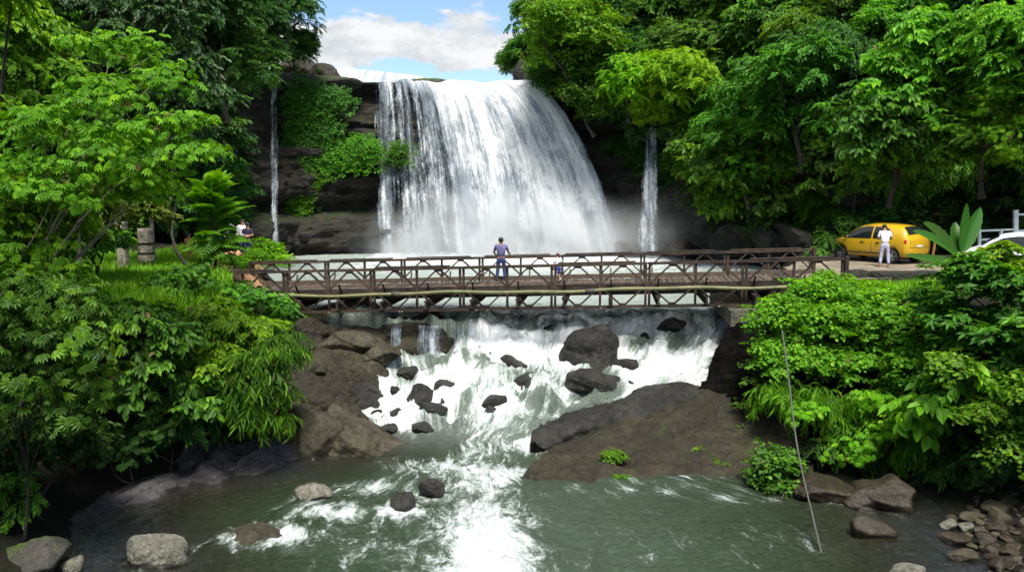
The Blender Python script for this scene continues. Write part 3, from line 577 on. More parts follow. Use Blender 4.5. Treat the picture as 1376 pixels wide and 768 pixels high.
    sheet('shelf', [
        [(425, 490, 27.7), (480, 490, 27.8), (520, 488, 27.95), (570, 486, 27.95), (612, 482, 28.1)],
        [(425, 455, 28.0), (480, 456, 28.05), (520, 450, 28.12), (570, 450, 28.12), (610, 452, 28.25)],
        [(425, 434, 28.4), (480, 436, 28.3), (520, 435, 28.2), (570, 436, 28.2), (610, 437, 28.4)],
        [(425, 424, 29.6), (480, 424, 29.6), (520, 424, 29.6), (570, 425, 29.6), (608, 428, 29.6)]], M_BRN, 157, (120, 60), .10, t3)
    t4 = thing('rock_ledge', 'violet grey rock ledge along the dark water under the left bushes', 'rock ledge', onz(240, 670, 0))
    sheet('shore_ledge', [
        [(40, 742, 17.0), (120, 722, 17.7), (195, 700, 18.5), (250, 676, 19.5), (330, 668, 20.2), (420, 657, 21.1)],
        [(40, 700, 17.8), (120, 684, 18.5), (200, 676, 19.0), (250, 640, 20.1), (330, 630, 20.9), (410, 602, 22)],
        [(40, 660, 19), (120, 652, 19.6), (200, 655, 20), (250, 612, 21.2), (330, 600, 21.8), (410, 565, 23)]], M_GRY, 161, (130, 60), .34, t4)
    for px, py in [(730, 640), (800, 640), (870, 640), (940, 650), (1000, 650)]:
        p = onz(px, py, .1); ROCKS_IN_WATER.append((p[0], p[1], .9))
outcrop()
# dark rock mass that carries the right end of the bridge
# boulders on the lip of the falls and rock slabs at the foot of the slope
LR = 'boulders on the cliff edge'
boulder('brown rock face under the round tree at the right end of the fall lip', 716, 78, 165, 92, M_BRN, 86, Y=62.2, depth=1.8, group=LR, water=False, strata=.15, sink=.2)
boulder('flat domed brown boulder on the cliff edge above the thin left fall', 412, 95, 114, 105, M_MOS, 81, Y=60.0, depth=2.2, group=LR, water=False)
boulder('dark round boulder behind the flat domed one on the cliff edge', 430, 79, 108, 46, M_BRN, 82, Y=62.0, depth=1.5, group=LR, water=False)
boulder('brown boulder half under leaves, left of the dark round one on the cliff edge', 392, 74, 104, 52, M_BRN, 83, Y=63.0, depth=1.5, group=LR, water=False)
boulder('low grassy rock at the right end of the upper fall', 571, 103, 112, 44, M_MOS, 84, Y=66, group=LR, water=False)
boulder('low rock in the upper river, at the middle of the white upper fall', 545, 106, 113, 30, M_MOS, 85, Y=64, group=LR, water=False, sub=4)
M_DSL = rock_mat('dark_mossy_slab_rock', (.022, .02, .016), (.04, .036, .028), (.012, .011, .01), moss=(.022, .034, .007), mlo=.6, mhi=1.1, rough=.6, sc=.8, strata=1.5, bump=.15)
SL = 'rock slabs at the foot of the right slope'
for i, (lab, px, a, b_, w_, Y_, tl) in enumerate([
        ('tall mossy slab leaning at the foot of the slope, nearest the right thin fall', 962, 280, 335, 40, 52, .1),
        ('mossy slab leaning right beside the tall one', 1000, 285, 338, 62, 50, -.6),
        ('dark slab slanting down toward the bridge end', 1045, 292, 345, 40, 47, -.8),
        ('long grey slab slanting down behind the far railing end', 1092, 290, 348, 34, 45, -.9),
        ('pale wet boulder at the mouth of the right thin fall', 921, 322, 338, 26, 52, 0),
        ('low dark boulder at the foot of the main fall, right side', 845, 322, 340, 34, 56, 0)]):
    boulder(lab, px, a, b_, w_, M_DSL if i < 4 else M_BRN, 90 + i, Y=Y_, depth=1.6, group=SL, water=False, tilt=tl)
# shingle on the lower right shore: each stone a thing, eight shapes shared
STONE = [rock_mesh('stone', 200 + i, [(1, .7, .5), (1, .8, .7), (1, .6, .35), (1, .9, .6)][i % 4], 4, 11, 16, .08) for i in range(8)]
rs = np.random.default_rng(5); placed = []
NAMED = {0: ('white streaked long stone, palest of the shingle on the right shore', 1278, 708, 24, M_LIC, .5),
         1: ('large upright brown stone among the shingle on the right shore', 1345, 712, 36, M_OCH, .2),
         2: ('pale yellowish boulder at the bottom edge right of the rope', 1226, 775, 52, M_LIC, 0),
         3: ('pale flat stone right of the white streaked one', 1304, 712, 22, M_LIC, 0),
         4: ('grey flat stone before the white streaked one', 1284, 729, 36, M_PEB, 0),
         5: ('flat brown stone half under water near the rope', 1172, 720, 54, M_PEB, 0),
         6: ('wide ochre stone in the shallow water before the shingle', 1300, 752, 40, M_OCH, 0)}
for k, (lab, px, py, w_, m_, rz) in NAMED.items():
    p = onz(px, py, .05); r_ = w_ / 2 * p[1] / FPX * 1.05
    o = link('stone', STONE[k], m_, None, p + np.array([0, r_ * .3, r_ * .2]), rz); o.scale = (r_, r_, r_); tag(o, lab, 'stone', 'shingle stones on the right shore'); placed.append((p[0], p[1], r_))
    if k == 1: o.rotation_euler.y = 1.2; o.location.z += r_ * .5
for i in range(4000):
    if len(placed) > 210: break
    px, py = rs.uniform(1170, 1400), rs.uniform(645, 800)
    if py < 800 - (px - 1170) * .75 + rs.uniform(-20, 30) and py < 1000 - px * .22: 
        if not (px > 1200 and py > 690 and px + py * .9 > 1875): continue
    p = onz(px, py, .1); r_ = rs.choice([.09, .13, .18, .26], p=[.2, .3, .3, .2]) * rs.uniform(.8, 1.25)
    if any(math.hypot(p[0] - a, p[1] - b_) < (r_ + c) * .72 for a, b_, c in placed): continue
    z = float(ground_z(np.array(p[0]), np.array(p[1])))
    if z < -.28: continue
    placed.append((p[0], p[1], r_))
    o = link('stone', STONE[rs.integers(8)], [M_PEB, M_PEB, M_BRN, M_PEB, M_OCH][rs.integers(5)], None, (p[0], p[1], z + r_ * .08), rs.uniform(0, 6.3)); o.scale = (r_, r_ * rs.uniform(.8, 1.1), r_ * rs.uniform(.8, 1.2))
    o.rotation_euler.x = rs.uniform(-.3, .3)
    tag(o, 'wet brown or grey stone of the shingle on the right shore', 'stone', 'shingle stones on the right shore')
make_river(); make_falls()
# ------------------------------------------------------------------ foliage
def leafv(w=.45, fold=.10, droop=.15, simple_=False):
    if simple_:
        return np.array([[0, 0, 0], [.45, -w / 2, fold], [1, 0, -droop], [.45, w / 2, fold]]), np.array([[0, 1, 2, 3]])
    return (np.array([[0, 0, 0], [.28, -w * .42, fold], [.66, -w * .40, fold * .7 - droop * .4], [1, 0, -droop], [.66, w * .40, fold * .7 - droop * .4], [.28, w * .42, fold]]),
            np.array([[0, 1, 2, 3], [0, 3, 4, 5]]))
def rotm(x, z):
    x = unit(np.asarray(x, float)); z = np.asarray(z, float); y = unit(np.cross(z, x)); z = np.cross(x, y)
    return np.stack([x, y, z], -1)
def make_spray(kind, seed, simple_=False):
    """a twig with its leaves, about one metre long, growing along +X with +Z its upper side"""
    r = np.random.default_rng(seed); V, F, T, n = [], [], [], 0
    def leaf(p, d, nrm, L, w, fold=.10, droop=.18, tint=None):
        nonlocal n
        v, f = leafv(w, fold, droop, simple_); M = rotm(d, nrm)
        V.append(p + L * v @ M.T); F.append(f + n); T.append(np.full(len(v), r.uniform(0, 1) if tint is None else tint)); n += len(v)
    if kind == 'broad':                              # alternate oval leaves on a drooping twig
        for i in range(13):
            t = (i + .6) / 13; p = np.array([t, 0, .22 * t - .42 * t * t]); s = 1 if i % 2 else -1
            a = s * r.uniform(.6, 1.15) * (1 - .45 * t)
            leaf(p, [math.cos(a), math.sin(a), r.uniform(-.5, .05)], [r.normal(0, .3), r.normal(0, .3), 1], r.uniform(.28, .42), .52)
    elif kind == 'big':                              # few large leaves
        for i in range(8):
            t = (i + .6) / 8; p = np.array([t * .8, 0, .25 * t - .4 * t * t]); a = (1 if i % 2 else -1) * r.uniform(.5, 1.3) * (1 - .4 * t)
            leaf(p, [math.cos(a), math.sin(a), r.uniform(-.7, -.05)], [r.normal(0, .3), r.normal(0, .3), 1], r.uniform(.42, .62), .62, .08, .25)
    elif kind == 'palm':                             # hand shaped leaves of 5 to 7 fingers
        for i in range(4):
            a = r.uniform(-1.2, 1.2); L = r.uniform(.45, .95); c = np.array([L * math.cos(a), L * math.sin(a), r.uniform(-.1, .15)])
            nrm = unit(np.array([.45 * math.cos(a) + r.normal(0, .15), .45 * math.sin(a) + r.normal(0, .15), 1])); tn = r.uniform(0, 1)
            M = rotm([math.cos(a), math.sin(a), -.4], nrm)
            for k in range(6):
                b = (k - 2.5) * .52; d = M @ np.array([math.cos(b), math.sin(b), -.28]); leaf(c, d, nrm, .34 * (1 - .06 * abs(k - 2.5)), .36, .05, .2, tn)
    elif kind == 'narrow':                           # bamboo like
        for i in range(11):
            t = (i + .4) / 11; p = np.array([t * .9, 0, .15 * t - .45 * t * t]); a = (1 if i % 2 else -1) * r.uniform(.3, 1.0)
            leaf(p, [math.cos(a), math.sin(a), r.uniform(-.9, -.15)], [r.normal(0, .25), r.normal(0, .25), 1], r.uniform(.42, .62), .17, .04, .22)
    elif kind == 'round':                            # creeper with heart shaped leaves
        for i in range(15):
            p = np.array([r.uniform(0, 1), r.uniform(-.38, .38), r.uniform(-.08, .08)]); a = r.uniform(-2.4, 2.4)
            leaf(p, [math.cos(a), math.sin(a), r.uniform(-.5, -.05)], [r.normal(0, .35), r.normal(0, .35), 1], r.uniform(.22, .34), .82, .06, .15)
    elif kind == 'pinnate':                          # feather leaf
        for i in range(11):
            t = (i + .8) / 11; z = .35 * t - .45 * t * t; L = .34 * math.sin(math.pi * min(1, t * .86 + .10)) + .06
            for s in (-1, 1): leaf(np.array([t, 0, z]), [.55, s, -.22], [r.normal(0, .15), 0, 1], L, .36, .05, .15)
        leaf(np.array([1., 0, -.1]), [1, 0, -.3], [0, 0, 1], .2, .3)
    elif kind == 'rosette':                          # star of long pointed leaves
        for i in range(9):
            a = i * 2.4 + r.normal(0, .15); el = .55 - .09 * i
            leaf(np.array([.25, 0, 0.02 * i]), [math.cos(a) * math.cos(el), math.sin(a) * math.cos(el), math.sin(el) - .1], [0, 0, 1], r.uniform(.42, .6), .40, .06, .2)
    return np.concatenate(V), np.concatenate(F), np.concatenate(T)
_SP = {}
def sprays(kind, simple_):
    k = (kind, simple_)
    if k not in _SP: _SP[k] = [make_spray(kind, 10 * q + len(kind), simple_) for q in range(5)]
    return _SP[k]
def assemble(name, P, M, S, kind, rng, simple_=False, young=None):
    """P positions, M rotation matrices, S sizes; young adds to a spray's tint (new growth)"""
    tm = sprays(kind, simple_); pick = rng.integers(len(tm), size=len(P)); Vs, Fs, Ts, n = [], [], [], 0
    for q, (v, f, t) in enumerate(tm):
        I = np.where(pick == q)[0]
        if not len(I): continue
        W = np.einsum('nij,kj->nki', M[I], v) * S[I, None, None] + P[I, None, :]
        tt = np.broadcast_to(t, (len(I), len(t))) * .75
        if young is not None: tt = tt + young[I, None]
        Vs.append(W.reshape(-1, 3)); Ts.append(np.clip(tt, 0, 1).ravel())
        Fs.append((f[None] + (n + np.arange(len(I)) * len(v))[:, None, None]).reshape(-1, 4)); n += len(I) * len(v)
    return np_mesh(name, np.concatenate(Vs), np.concatenate(Fs), {'tint': np.concatenate(Ts)})
def clump_sprays(C, r, per, rng, size, flat=.75, droop=.35):
    """C clump centres, r clump radii -> sprays arranged as little domes"""
    n = len(C); k = n * per; c = np.repeat(C, per, 0); rr = np.repeat(r, per)
    d = unit(rng.normal(size=(k, 3)) + np.array([0, 0, .35])); d[:, 2] = np.where(d[:, 2] < -.45, -d[:, 2], d[:, 2])
    rad = rng.uniform(.25, 1., k) ** .5
    P = c + d * (rr * rad)[:, None] * np.array([1, 1, flat])
    hx = unit(np.stack([d[:, 0], d[:, 1], np.zeros(k)], 1) + rng.normal(0, .35, (k, 3)) * np.array([1, 1, 0]))
    x = hx + np.array([0, 0, 1]) * (rng.uniform(-droop * 2, .15, k))[:, None]
    z = unit(d * .55 + np.array([0, 0, 1.]) + rng.normal(0, .22, (k, 3)))
    return P, rotm(x, z), size * rng.uniform(.5, 1.3, k), d
def crown_mesh(name, seed, rad, nclump, clump_r, per, kind, size, simple_=False, lobes=7, low=-.35, flat=.75, droop=.35, inner=.25, tips=.3):
    r = np.random.default_rng(seed); rad = np.array(rad, float)
    LC = unit(r.normal(size=(lobes, 3))) * np.array([1, 1, .8]) * r.uniform(.35, .62, (lobes, 1)); LR = r.uniform(.38, .58, lobes)
    C = []
    while len(C) < nclump:
        q = r.integers(lobes); d = unit(r.normal(size=3)); 
        if d[2] < low: d[2] = abs(d[2])
        p = LC[q] + d * LR[q] * (1 if r.uniform() > inner else r.uniform(.2, .9))
        ins = np.linalg.norm(LC - p, axis=1) / LR
        ins[q] = 9
        if ins.min() < .8 and r.uniform() > inner: continue
        C.append(p)
    C = np.array(C); 
    Cw = C * rad; cr = clump_r * r.uniform(.55, 1.3, nclump)
    P, M, S, d = clump_sprays(Cw, cr, per, r, size, flat, droop)
    yo = np.repeat(r.uniform(-.1, tips, nclump), per) + .12 * d[:, 2]
    return assemble(name, P, M, S, kind, r, simple_, yo), Cw
def trunk_mesh(name, base, targets, r0, seed, n=8, bend=.4):
    r = np.random.default_rng(seed); mb = MB(); base = np.array(base, float); T = np.asarray(targets, float); top = T.mean(0)
    fork = base + (top - base) * .55
    k = np.linspace(0, 1, 9)[:, None]; wob = (r.normal(size=(1, 3)) * np.sin(k * math.pi) + .5 * r.normal(size=(1, 3)) * np.sin(2 * k * math.pi)) * bend * .22 * np.linalg.norm(fork - base) * np.array([1, 1, .1])
    main = base + (fork - base) * k + wob; mb.tube(main, r0 * (1.25 - .6 * k[:, 0]) * np.where(k[:, 0] < .05, 1.35, 1), n)
    for t in T:
        st = main[int(r.integers(5, 9))]; k2 = np.linspace(0, 1, 7)[:, None]; L = np.linalg.norm(t - st)
        c = st + (t - st) * k2 + np.array([0, 0, .18 * L]) * (k2 * (1 - k2)) * 2 + r.normal(size=(1, 3)) * .07 * L * np.sin(k2 * math.pi) + r.normal(size=(1, 3)) * .03 * L * np.sin(k2 * 2 * math.pi)
        mb.tube(c, r0 * (.55 - .45 * k2[:, 0]), 6)
    return mb.mesh(name, True)
# leaf colours
LM = {
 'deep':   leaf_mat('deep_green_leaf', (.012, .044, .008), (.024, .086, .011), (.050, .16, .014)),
 'mid':    leaf_mat('mid_green_leaf', (.022, .078, .008), (.046, .160, .010), (.11, .30, .013)),
 'bright': leaf_mat('bright_green_leaf', (.038, .135, .007), (.082, .255, .009), (.17, .40, .012), trans=.42),
 'lime':   leaf_mat('lime_green_leaf', (.070, .20, .007), (.135, .345, .009), (.25, .45, .014), trans=.45),
 'fresh':  leaf_mat('fresh_green_leaf', (.046, .155, .007), (.098, .290, .009), (.19, .42, .012), trans=.42),
 'blue':   leaf_mat('bluish_green_leaf', (.016, .062, .018), (.034, .118, .028), (.085, .24, .035), spec=.45),
 'olive':  leaf_mat('olive_green_leaf', (.040, .080, .008), (.085, .155, .011), (.17, .26, .018)),
}
BARK = simple('grey_brown_bark', (.05, .041, .03), .85, nscale=5, namt=.55, bump=.05)
PALEBARK = simple('pale_bark', (.26, .22, .15), .8, nscale=5, namt=.45, bump=.03)
# ------------------------------------------------------------------ forest on the gorge slopes: shared shapes, one tree each
PROTO = []
for i, (kind, rad, nc, cr, per, sz, droop) in enumerate([
        ('broad', (3.3, 3.3, 3.0), 120, .80, 19, .62, .45), ('broad', (3.6, 3.6, 2.6), 120, .85, 19, .66, .75), ('big', (3.2, 3.2, 3.2), 110, .85, 22, .66, .5),
        ('palm', (3.4, 3.4, 2.9), 105, .85, 16, .62, .5), ('round', (3.0, 3.0, 3.4), 120, .75, 20, .66, .9), ('broad', (2.6, 2.6, 3.8), 120, .70, 19, .56, .6), ('narrow', (3.2, 3.2, 3.0), 110, .85, 20, .72, .9)]):
    me, C = crown_mesh('crown', 300 + i, rad, nc, cr, per, kind, sz, True, lobes=8, low=-.6, droop=droop, tips=.42)
    tops = C[np.argsort(-np.linalg.norm(C, axis=1))[:40:6]]
    PROTO.append((me, trunk_mesh('trunk', (0, 0, -3.6), tops * .8, .13, 320 + i)))
def inpoly(x, y, poly):
    c = False; n = len(poly)
    for i in range(n):
        (x1, y1), (x2, y2) = poly[i], poly[i - 1]
        if (y1 > y) != (y2 > y) and x < (x2 - x1) * (y - y1) / (y2 - y1) + x1: c = not c
    return c
FR = [(735, -60), (735, 40), (668, 88), (700, 105), (752, 130), (800, 168), (850, 160), (905, 190), (945, 225), (1005, 250), (1090, 262), (1180, 235), (1260, 230), (1330, 240), (1440, 262), (1440, -60)]
FL = [(-60, -60), (375, -60), (378, 40), (352, 78), (315, 95), (298, 170), (295, 235), (280, 262), (200, 275), (-60, 290)]
FD = [(820, 190), (905, 215), (1005, 262), (1100, 285), (1400, 275), (1400, 330), (1120, 320), (960, 300)]
FDL = [(290, 240), (318, 190), (316, 300), (250, 315), (-20, 320), (-20, 280)]
def slope_trees(poly, side, seed, gap, mats, out, scale, name='tree', lim=200):
    r = np.random.default_rng(seed); got = []
    s0, s1 = (WS[np.argmax(WX > -.5)], WS[-1] - 6) if side > 0 else (4, WS[np.argmax((WX > -18) & (WY > 55))])
    for _ in range(6000):
        if len(got) >= lim: break
        s, h = r.uniform(s0, s1), r.uniform(3.5, 31); p, n = wall(np.array(s), np.array(h)); sc = r.uniform(*scale); c = p + n * out * sc * r.uniform(.6, 1.25)
        if c[1] < 14: continue
        px, py = project(c)
        if not inpoly(px, py, poly) or (side > 0 and px < 775 and py > 35): continue
        if any(np.linalg.norm(c - g[0]) < gap * .5 * (sc + g[1]) for g in got): continue
        got.append((c, sc, px, py, r.choice(len(mats), p=[m[1] for m in mats]), r.integers(len(PROTO)), r.uniform(0, 6.28), r.normal(0, .12)))
    return got
TONE = {'deep': 'dark green', 'mid': 'mid green', 'bright': 'bright green', 'lime': 'yellow green', 'blue': 'bluish green', 'fresh':  leaf_mat('fresh_green_leaf', (.065, .175, .007), (.135, .315, .009), (.25, .44, .012), trans=.42),
 'olive': 'olive green'}
KIND = ['bushy', 'drooping', 'large leaved', 'hand leaved', 'creeper hung', 'tall crowned', 'feathery']
def where(px, py):
    if px > 640:
        col = [(720, 'beside the sky gap'), (800, 'over the right shoulder of the main fall'), (850, 'left of the thin right fall'), (910, 'over the thin right fall'), (985, 'right of the thin right fall'), (1060, 'over the far railing end'), (1130, 'over the near railing end'), (1200, 'over the yellow car'), (1270, 'over the rear of the yellow car'), (1340, 'over the banana plant'), (2000, 'at the right edge')]
    else:
        col = [(40, 'at the left edge'), (110, 'over the dead stump'), (180, 'over the stone gate posts'), (250, 'left of the feathery sapling'), (320, 'over the feathery sapling'), (370, 'over the couple on the path'), (2000, 'beside the sky gap over the cliff')]
    row = [(10, 'topmost'), (70, 'high'), (130, 'upper'), (190, 'middle'), (240, 'low'), (900, 'lowest')]
    return next(b for a, b in row if py < a), next(b for a, b in col if px < a)
ALLT = []
ALLT += [(*g, 'r') for g in slope_trees(FR, 1, 11, 2.75, [('deep', .24), ('mid', .42), ('bright', .20), ('blue', .09), ('olive', .05)], 1.5, (.72, 1.15))]
ALLT += [(*g, 'l') for g in slope_trees(FL, -1, 12, 2.9, [('deep', .56), ('mid', .30), ('bright', .02), ('blue', .12)], 1.2, (.75, 1.15))]
ALLT += [(*g, 'd') for g in slope_trees(FD, 1, 13, 2.6, [('deep', .8), ('mid', .2)], .25, (.4, .62))]
ALLT += [(*g, 'd') for g in slope_trees(FDL, -1, 14, 2.6, [('deep', .85), ('blue', .15)], .25, (.4, .65))]
MATSETS = {'r': ['deep', 'mid', 'bright', 'blue', 'olive'], 'l': ['deep', 'mid', 'bright', 'blue'], 'd': ['deep', 'mid']}
def add_tree(c, sc, mat, proto, rz, tilt, label, group, name='tree', squash=1.):
    t = thing(name, label, 'tree' if name == 'tree' else name.replace('_', ' '), c + np.array([0, 0, -3.6 * sc * squash]), rz, group)
    t.scale = (sc, sc, sc * squash); me, tr = PROTO[proto]
    o = link('crown', me, LM[mat], t, (0, 0, 3.6)); o.rotation_euler = (tilt, 0, 0)
    link('trunk', tr, BARK, t, (0, 0, 3.6))
    return t
used = {}; rows_ = []
for c, sc, px, py, mi, pr, rz, tl, fl in ALLT:
    mt = MATSETS['d' if fl == 'd' and px > 640 else ('l' if fl == 'd' else fl)][mi] if fl != 'd' else (['deep', 'mid'][mi] if px > 640 else ['deep', 'blue'][mi])
    row, colm = where(px, py); word = 'shrub' if fl == 'd' else 'tree'
    rows_.append((c, sc, mt, pr, rz, tl, px, f'{row} {TONE[mt]} {KIND[pr]} {word}, {colm}', fl))
for r_ in rows_: used.setdefault(r_[7], []).append(r_)
for lab, L in used.items():
    L.sort(key=lambda q: q[6])
    for i, (c, sc, mt, pr, rz, tl, px, _, fl) in enumerate(L):
        l2 = lab if len(L) == 1 else ('leftmost ' if i == 0 else 'rightmost ' if i == len(L) - 1 else 'central ') + lab
        add_tree(c, sc, mt, pr, rz, tl, l2, {'r': 'trees on the right slope', 'l': 'trees on the left slope'}.get(fl, 'shrubs at the foot of the slopes'), 'shrub' if fl == 'd' else 'tree')
# trees the photo singles out on the slopes
for px, py, Y, sc, mt, pr, lab in [
        (905, 108, 56, 1.0, 'lime', 1, 'vivid yellow green drooping tree above the thin right fall'),
        (848, 112, 56.4, .72, 'lime', 1, 'yellow green drooping tree left of the vivid one over the thin right fall'),
        (722, 82, 64.5, .72, 'mid', 0, 'bushy green tree leaning over the right end of the fall lip'),
        (800, 120, 58.6, .9, 'mid', 4, 'creeper hung green tree over the right shoulder of the main fall'),
        (760, 100, 60.6, .7, 'deep', 1, 'dark drooping tree at the curved right rim of the main fall'),
        (876, 150, 55.5, .40, 'lime', 1, 'small yellow green bough hanging just above the top of the thin right fall'),
        (1240, 95, 35.5, .75, 'bright', 2, 'light green tree with bright top, high over the rear of the yellow car'),
        (1200, 185, 36.5, .85, 'mid', 2, 'big leaved green tree leaning out over the yellow car'),
        (1325, 165, 34.5, .85, 'bright', 3, 'light green hand leaved tree leaning out over the banana plant'),
        (1080, 130, 45, 1.1, 'mid', 0, 'broad green tree bulging out over the near railing end'),
        (1010, 200, 48, .95, 'mid', 0, 'rounded green tree with bright left rim over the far railing end'),
        (735, 40, 65, 1.0, 'mid', 0, 'round dark crowned tree standing against the sky right of the fall'),
        (770, 50, 57.5, 1.05, 'bright', 4, 'creeper hung bright green tree next to the tree against the sky'),
        (356, 40, 57, 1.05, 'deep', 0, 'dark tree standing against the sky left of the fall'),
        (300, 60, 44, 1.1, 'deep', 0, 'large dark tree with a bare pale branch behind the left trees'),
        (396, 58, 58.5, .5, 'deep', 0, 'small dark tree at the very edge of the sky over the domed boulder'),
        (694, 82, 66, .45, 'mid', 0, 'small bush topped tree against the sky at the right end of the fall lip'),
        (1390, 60, 33, .9, 'bright', 0, 'yellowish bright tree in the top right corner')]:
    add_tree(at(px, py, Y), sc, mt, pr, px * .37, .1, lab, 'trees that stand out on the slopes')
# ------------------------------------------------------------------ near plants, each built for its place
def plant(name, label, cat, base, lobes, kind, mat, clump_r=.45, dens=1., per=16, size=.5, seed=1, stem=.05, bark=None, flat=.75, droop=.45, low=-.5, group=None, tips=.35, simple_=False):
    """lobes: list of (centre, (rx, ry, rz)) in world space"""
    r = np.random.default_rng(seed); base = np.array(base, float); Cs = []
    for c, q in lobes:
        q = np.broadcast_to(np.asarray(q, float), (3,)); k = max(4, int(dens * 4.2 * (q[0] * q[1] + q[1] * q[2] + q[0] * q[2]) / 3 / clump_r ** 2))
        d = unit(r.normal(size=(k, 3))); d[:, 2] = np.where(d[:, 2] < low, -d[:, 2], d[:, 2])
        Cs.append(np.array(c) + d * q * (r.uniform(.45, 1.06, (k, 1)) ** .6))
    C = np.concatenate(Cs); P, M, S, d = clump_sprays(C, clump_r * r.uniform(.5, 1.35, len(C)), per, r, size, flat, droop)
    yo = np.repeat(r.uniform(-.12, tips, len(C)), per) + .1 * d[:, 2]
    t = thing(name, label, cat, base, 0, group)
    link('crown' if name == 'tree' else 'foliage', assemble('foliage', P - base, M, S, kind, r, simple_, yo), LM[mat] if isinstance(mat, str) else mat, t)
    if stem:
        tg = np.array([np.array(c) for c, q in lobes]); tg = tg if len(tg) > 1 else np.concatenate([tg + r.normal(size=(1, 3)) * .3, tg, tg + r.normal(size=(1, 3)) * .3])
        link('trunk' if name == 'tree' else 'stem', trunk_mesh('stem', (0, 0, -.1), tg - base, stem, seed + 5), bark or BARK, t)
    return t
def L_(px, py, Y, rx, ry=None, rz=None): return (at(px, py, Y), (rx, ry or rx, rz or rx))
def gz(p): return np.array([p[0], p[1], float(ground_z(np.array(p[0]), np.array(p[1])))])
# left bank, from the front edge back
plant('shrub', 'hand leaved green shrub filling the left edge, its leaves hanging over the dark bank', 'shrub', gz(at(20, 560, 15.5)),
      [L_(30, 420, 15.2, 1.1, .9, .9), L_(90, 470, 15.4, .9, .8, .9), L_(20, 520, 15, .9, .7, .7), L_(110, 540, 15.6, .6, .5, .45), L_(-50, 450, 14.6, .9)], 'palm', 'mid', .40, .95, 11, .52, 41, .025, droop=.6)
plant('shrub', 'bright hand leaved shrub at the left edge, above the darker hanging one', 'shrub', gz(at(40, 420, 19)),
      [L_(20, 355, 18, .9, .8, .6), L_(70, 395, 18.2, .8, .7, .5), L_(-30, 300, 18, .9)], 'palm', 'fresh', .38, .8, 11, .50, 42, .05)
plant('shrub', 'dense green shrub in the middle of the left bank, over the dark hollow', 'shrub', gz(at(200, 560, 21.5)),
      [L_(170, 450, 19.5, .9, .8, .8), L_(225, 480, 19.8, .9, .8, .8), L_(160, 520, 19.2, .7, .6, .5), L_(260, 535, 20, .7, .6, .6), L_(190, 435, 20.5, .9, .8, .4)], 'big', 'mid', .40, 1.0, 14, .38, 43, .05, droop=.55)
plant('shrub', 'bright topped shrub of broad leaves behind the grass edge of the left bank', 'shrub', gz(at(280, 470, 22.5)),
      [L_(245, 440, 21.5, .9, .8, .4), L_(300, 440, 21.8, .9, .9, .7), L_(340, 455, 21.8, .6, .6, .6), L_(285, 480, 20.8, .8, .7, .6)], 'broad', 'fresh', .38, .9, 14, .44, 44, .05)
plant('shrub', 'narrow leaved shrub like bamboo hanging over the rocks below the left end of the bridge', 'shrub', gz(at(345, 540, 22)),
      [L_(345, 500, 20.8, .8, .7, .8), L_(365, 545, 20.8, .45, .5, .7), L_(320, 545, 20.6, .6, .6, .6), L_(372, 470, 21.2, .35, .4, .5)], 'narrow', 'mid', .36, .95, 15, .50, 45, .05, droop=1.0)
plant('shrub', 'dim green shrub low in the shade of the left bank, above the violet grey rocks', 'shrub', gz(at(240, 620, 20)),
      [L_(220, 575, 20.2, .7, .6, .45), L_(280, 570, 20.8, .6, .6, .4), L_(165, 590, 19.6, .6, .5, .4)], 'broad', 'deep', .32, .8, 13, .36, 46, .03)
plant('shrub', 'small leafy plant by the mossy corner boulder', 'shrub', gz(at(40, 700, 16)), [L_(35, 690, 15.8, .28, .3, .25), L_(15, 655, 16, .3, .3, .25)], 'broad', 'mid', .18, .8, 10, .26, 47, .015)
plant('shrub', 'leafy shrub wrapping the left end post of the bridge', 'shrub', gz(at(330, 430, 27)),
      [L_(320, 402, 26.6, .7, .5, .40), L_(290, 395, 26.8, .6, .5, .4), L_(360, 408, 26.5, .45, .4, .3), L_(375, 425, 27.4, .4, .4, .5)], 'palm', 'mid', .3, .9, 12, .36, 48, .03)
plant('shrub', 'rounded light green bush beyond the railing beside the couple', 'shrub', gz(at(360, 348, 35)),
      [L_(360, 338, 34.5, .5, .5, .45), L_(345, 345, 34, .45, .5, .3), L_(310, 352, 33, .7, .5, .25), L_(375, 350, 34, .4, .4, .3)], 'round', 'lime', .26, .9, 13, .34, 49, .02)
plant('shrub', 'dark leafy bush on the grass edge before the feathery sapling', 'shrub', gz(at(235, 395, 25)),
      [L_(235, 385, 24.8, .5, .5, .5), L_(265, 372, 25.5, .45, .4, .4), L_(215, 400, 24.6, .5, .4, .3)], 'palm', 'mid', .28, .9, 12, .34, 50, .03)
# the layered bright tree of the upper left and its neighbours
def tree(label, px, py, Y, lobes, kind, mat, seed, **kw):
    return plant('tree', label, 'tree', gz(at(px, py, Y)), lobes, kind, mat, seed=seed, group='trees of the left bank', **kw)
tree('bright green tree with flat layered boughs reaching right, upper left of the view', -60, 420, 18,
     [L_(150, 62, 19.8, .9, .8, .35), L_(205, 75, 20.3, .6, .7, .28), L_(200, 118, 19.3, .9, .8, .3), L_(120, 130, 18.8, .9, .8, .4), L_(235, 170, 18.8, .75, .8, .28), L_(160, 185, 18.3, .9, .9, .32), L_(255, 205, 18.8, .55, .6, .22),
      L_(205, 215, 18.3, .7, .8, .28), L_(110, 215, 17.8, .9, .9, .4), L_(60, 180, 17.8, .9, .9, .5), L_(150, 250, 18.8, .8, .8, .3), L_(190, 262, 19.8, .6, .7, .3), L_(70, 265, 17.8, .9, .8, .4), L_(20, 240, 17.3, .9, .9, .5)], 'palm', 'fresh', 51, clump_r=.34, dens=.46, per=11, size=.46, stem=.055, bark=PALEBARK, flat=.55)
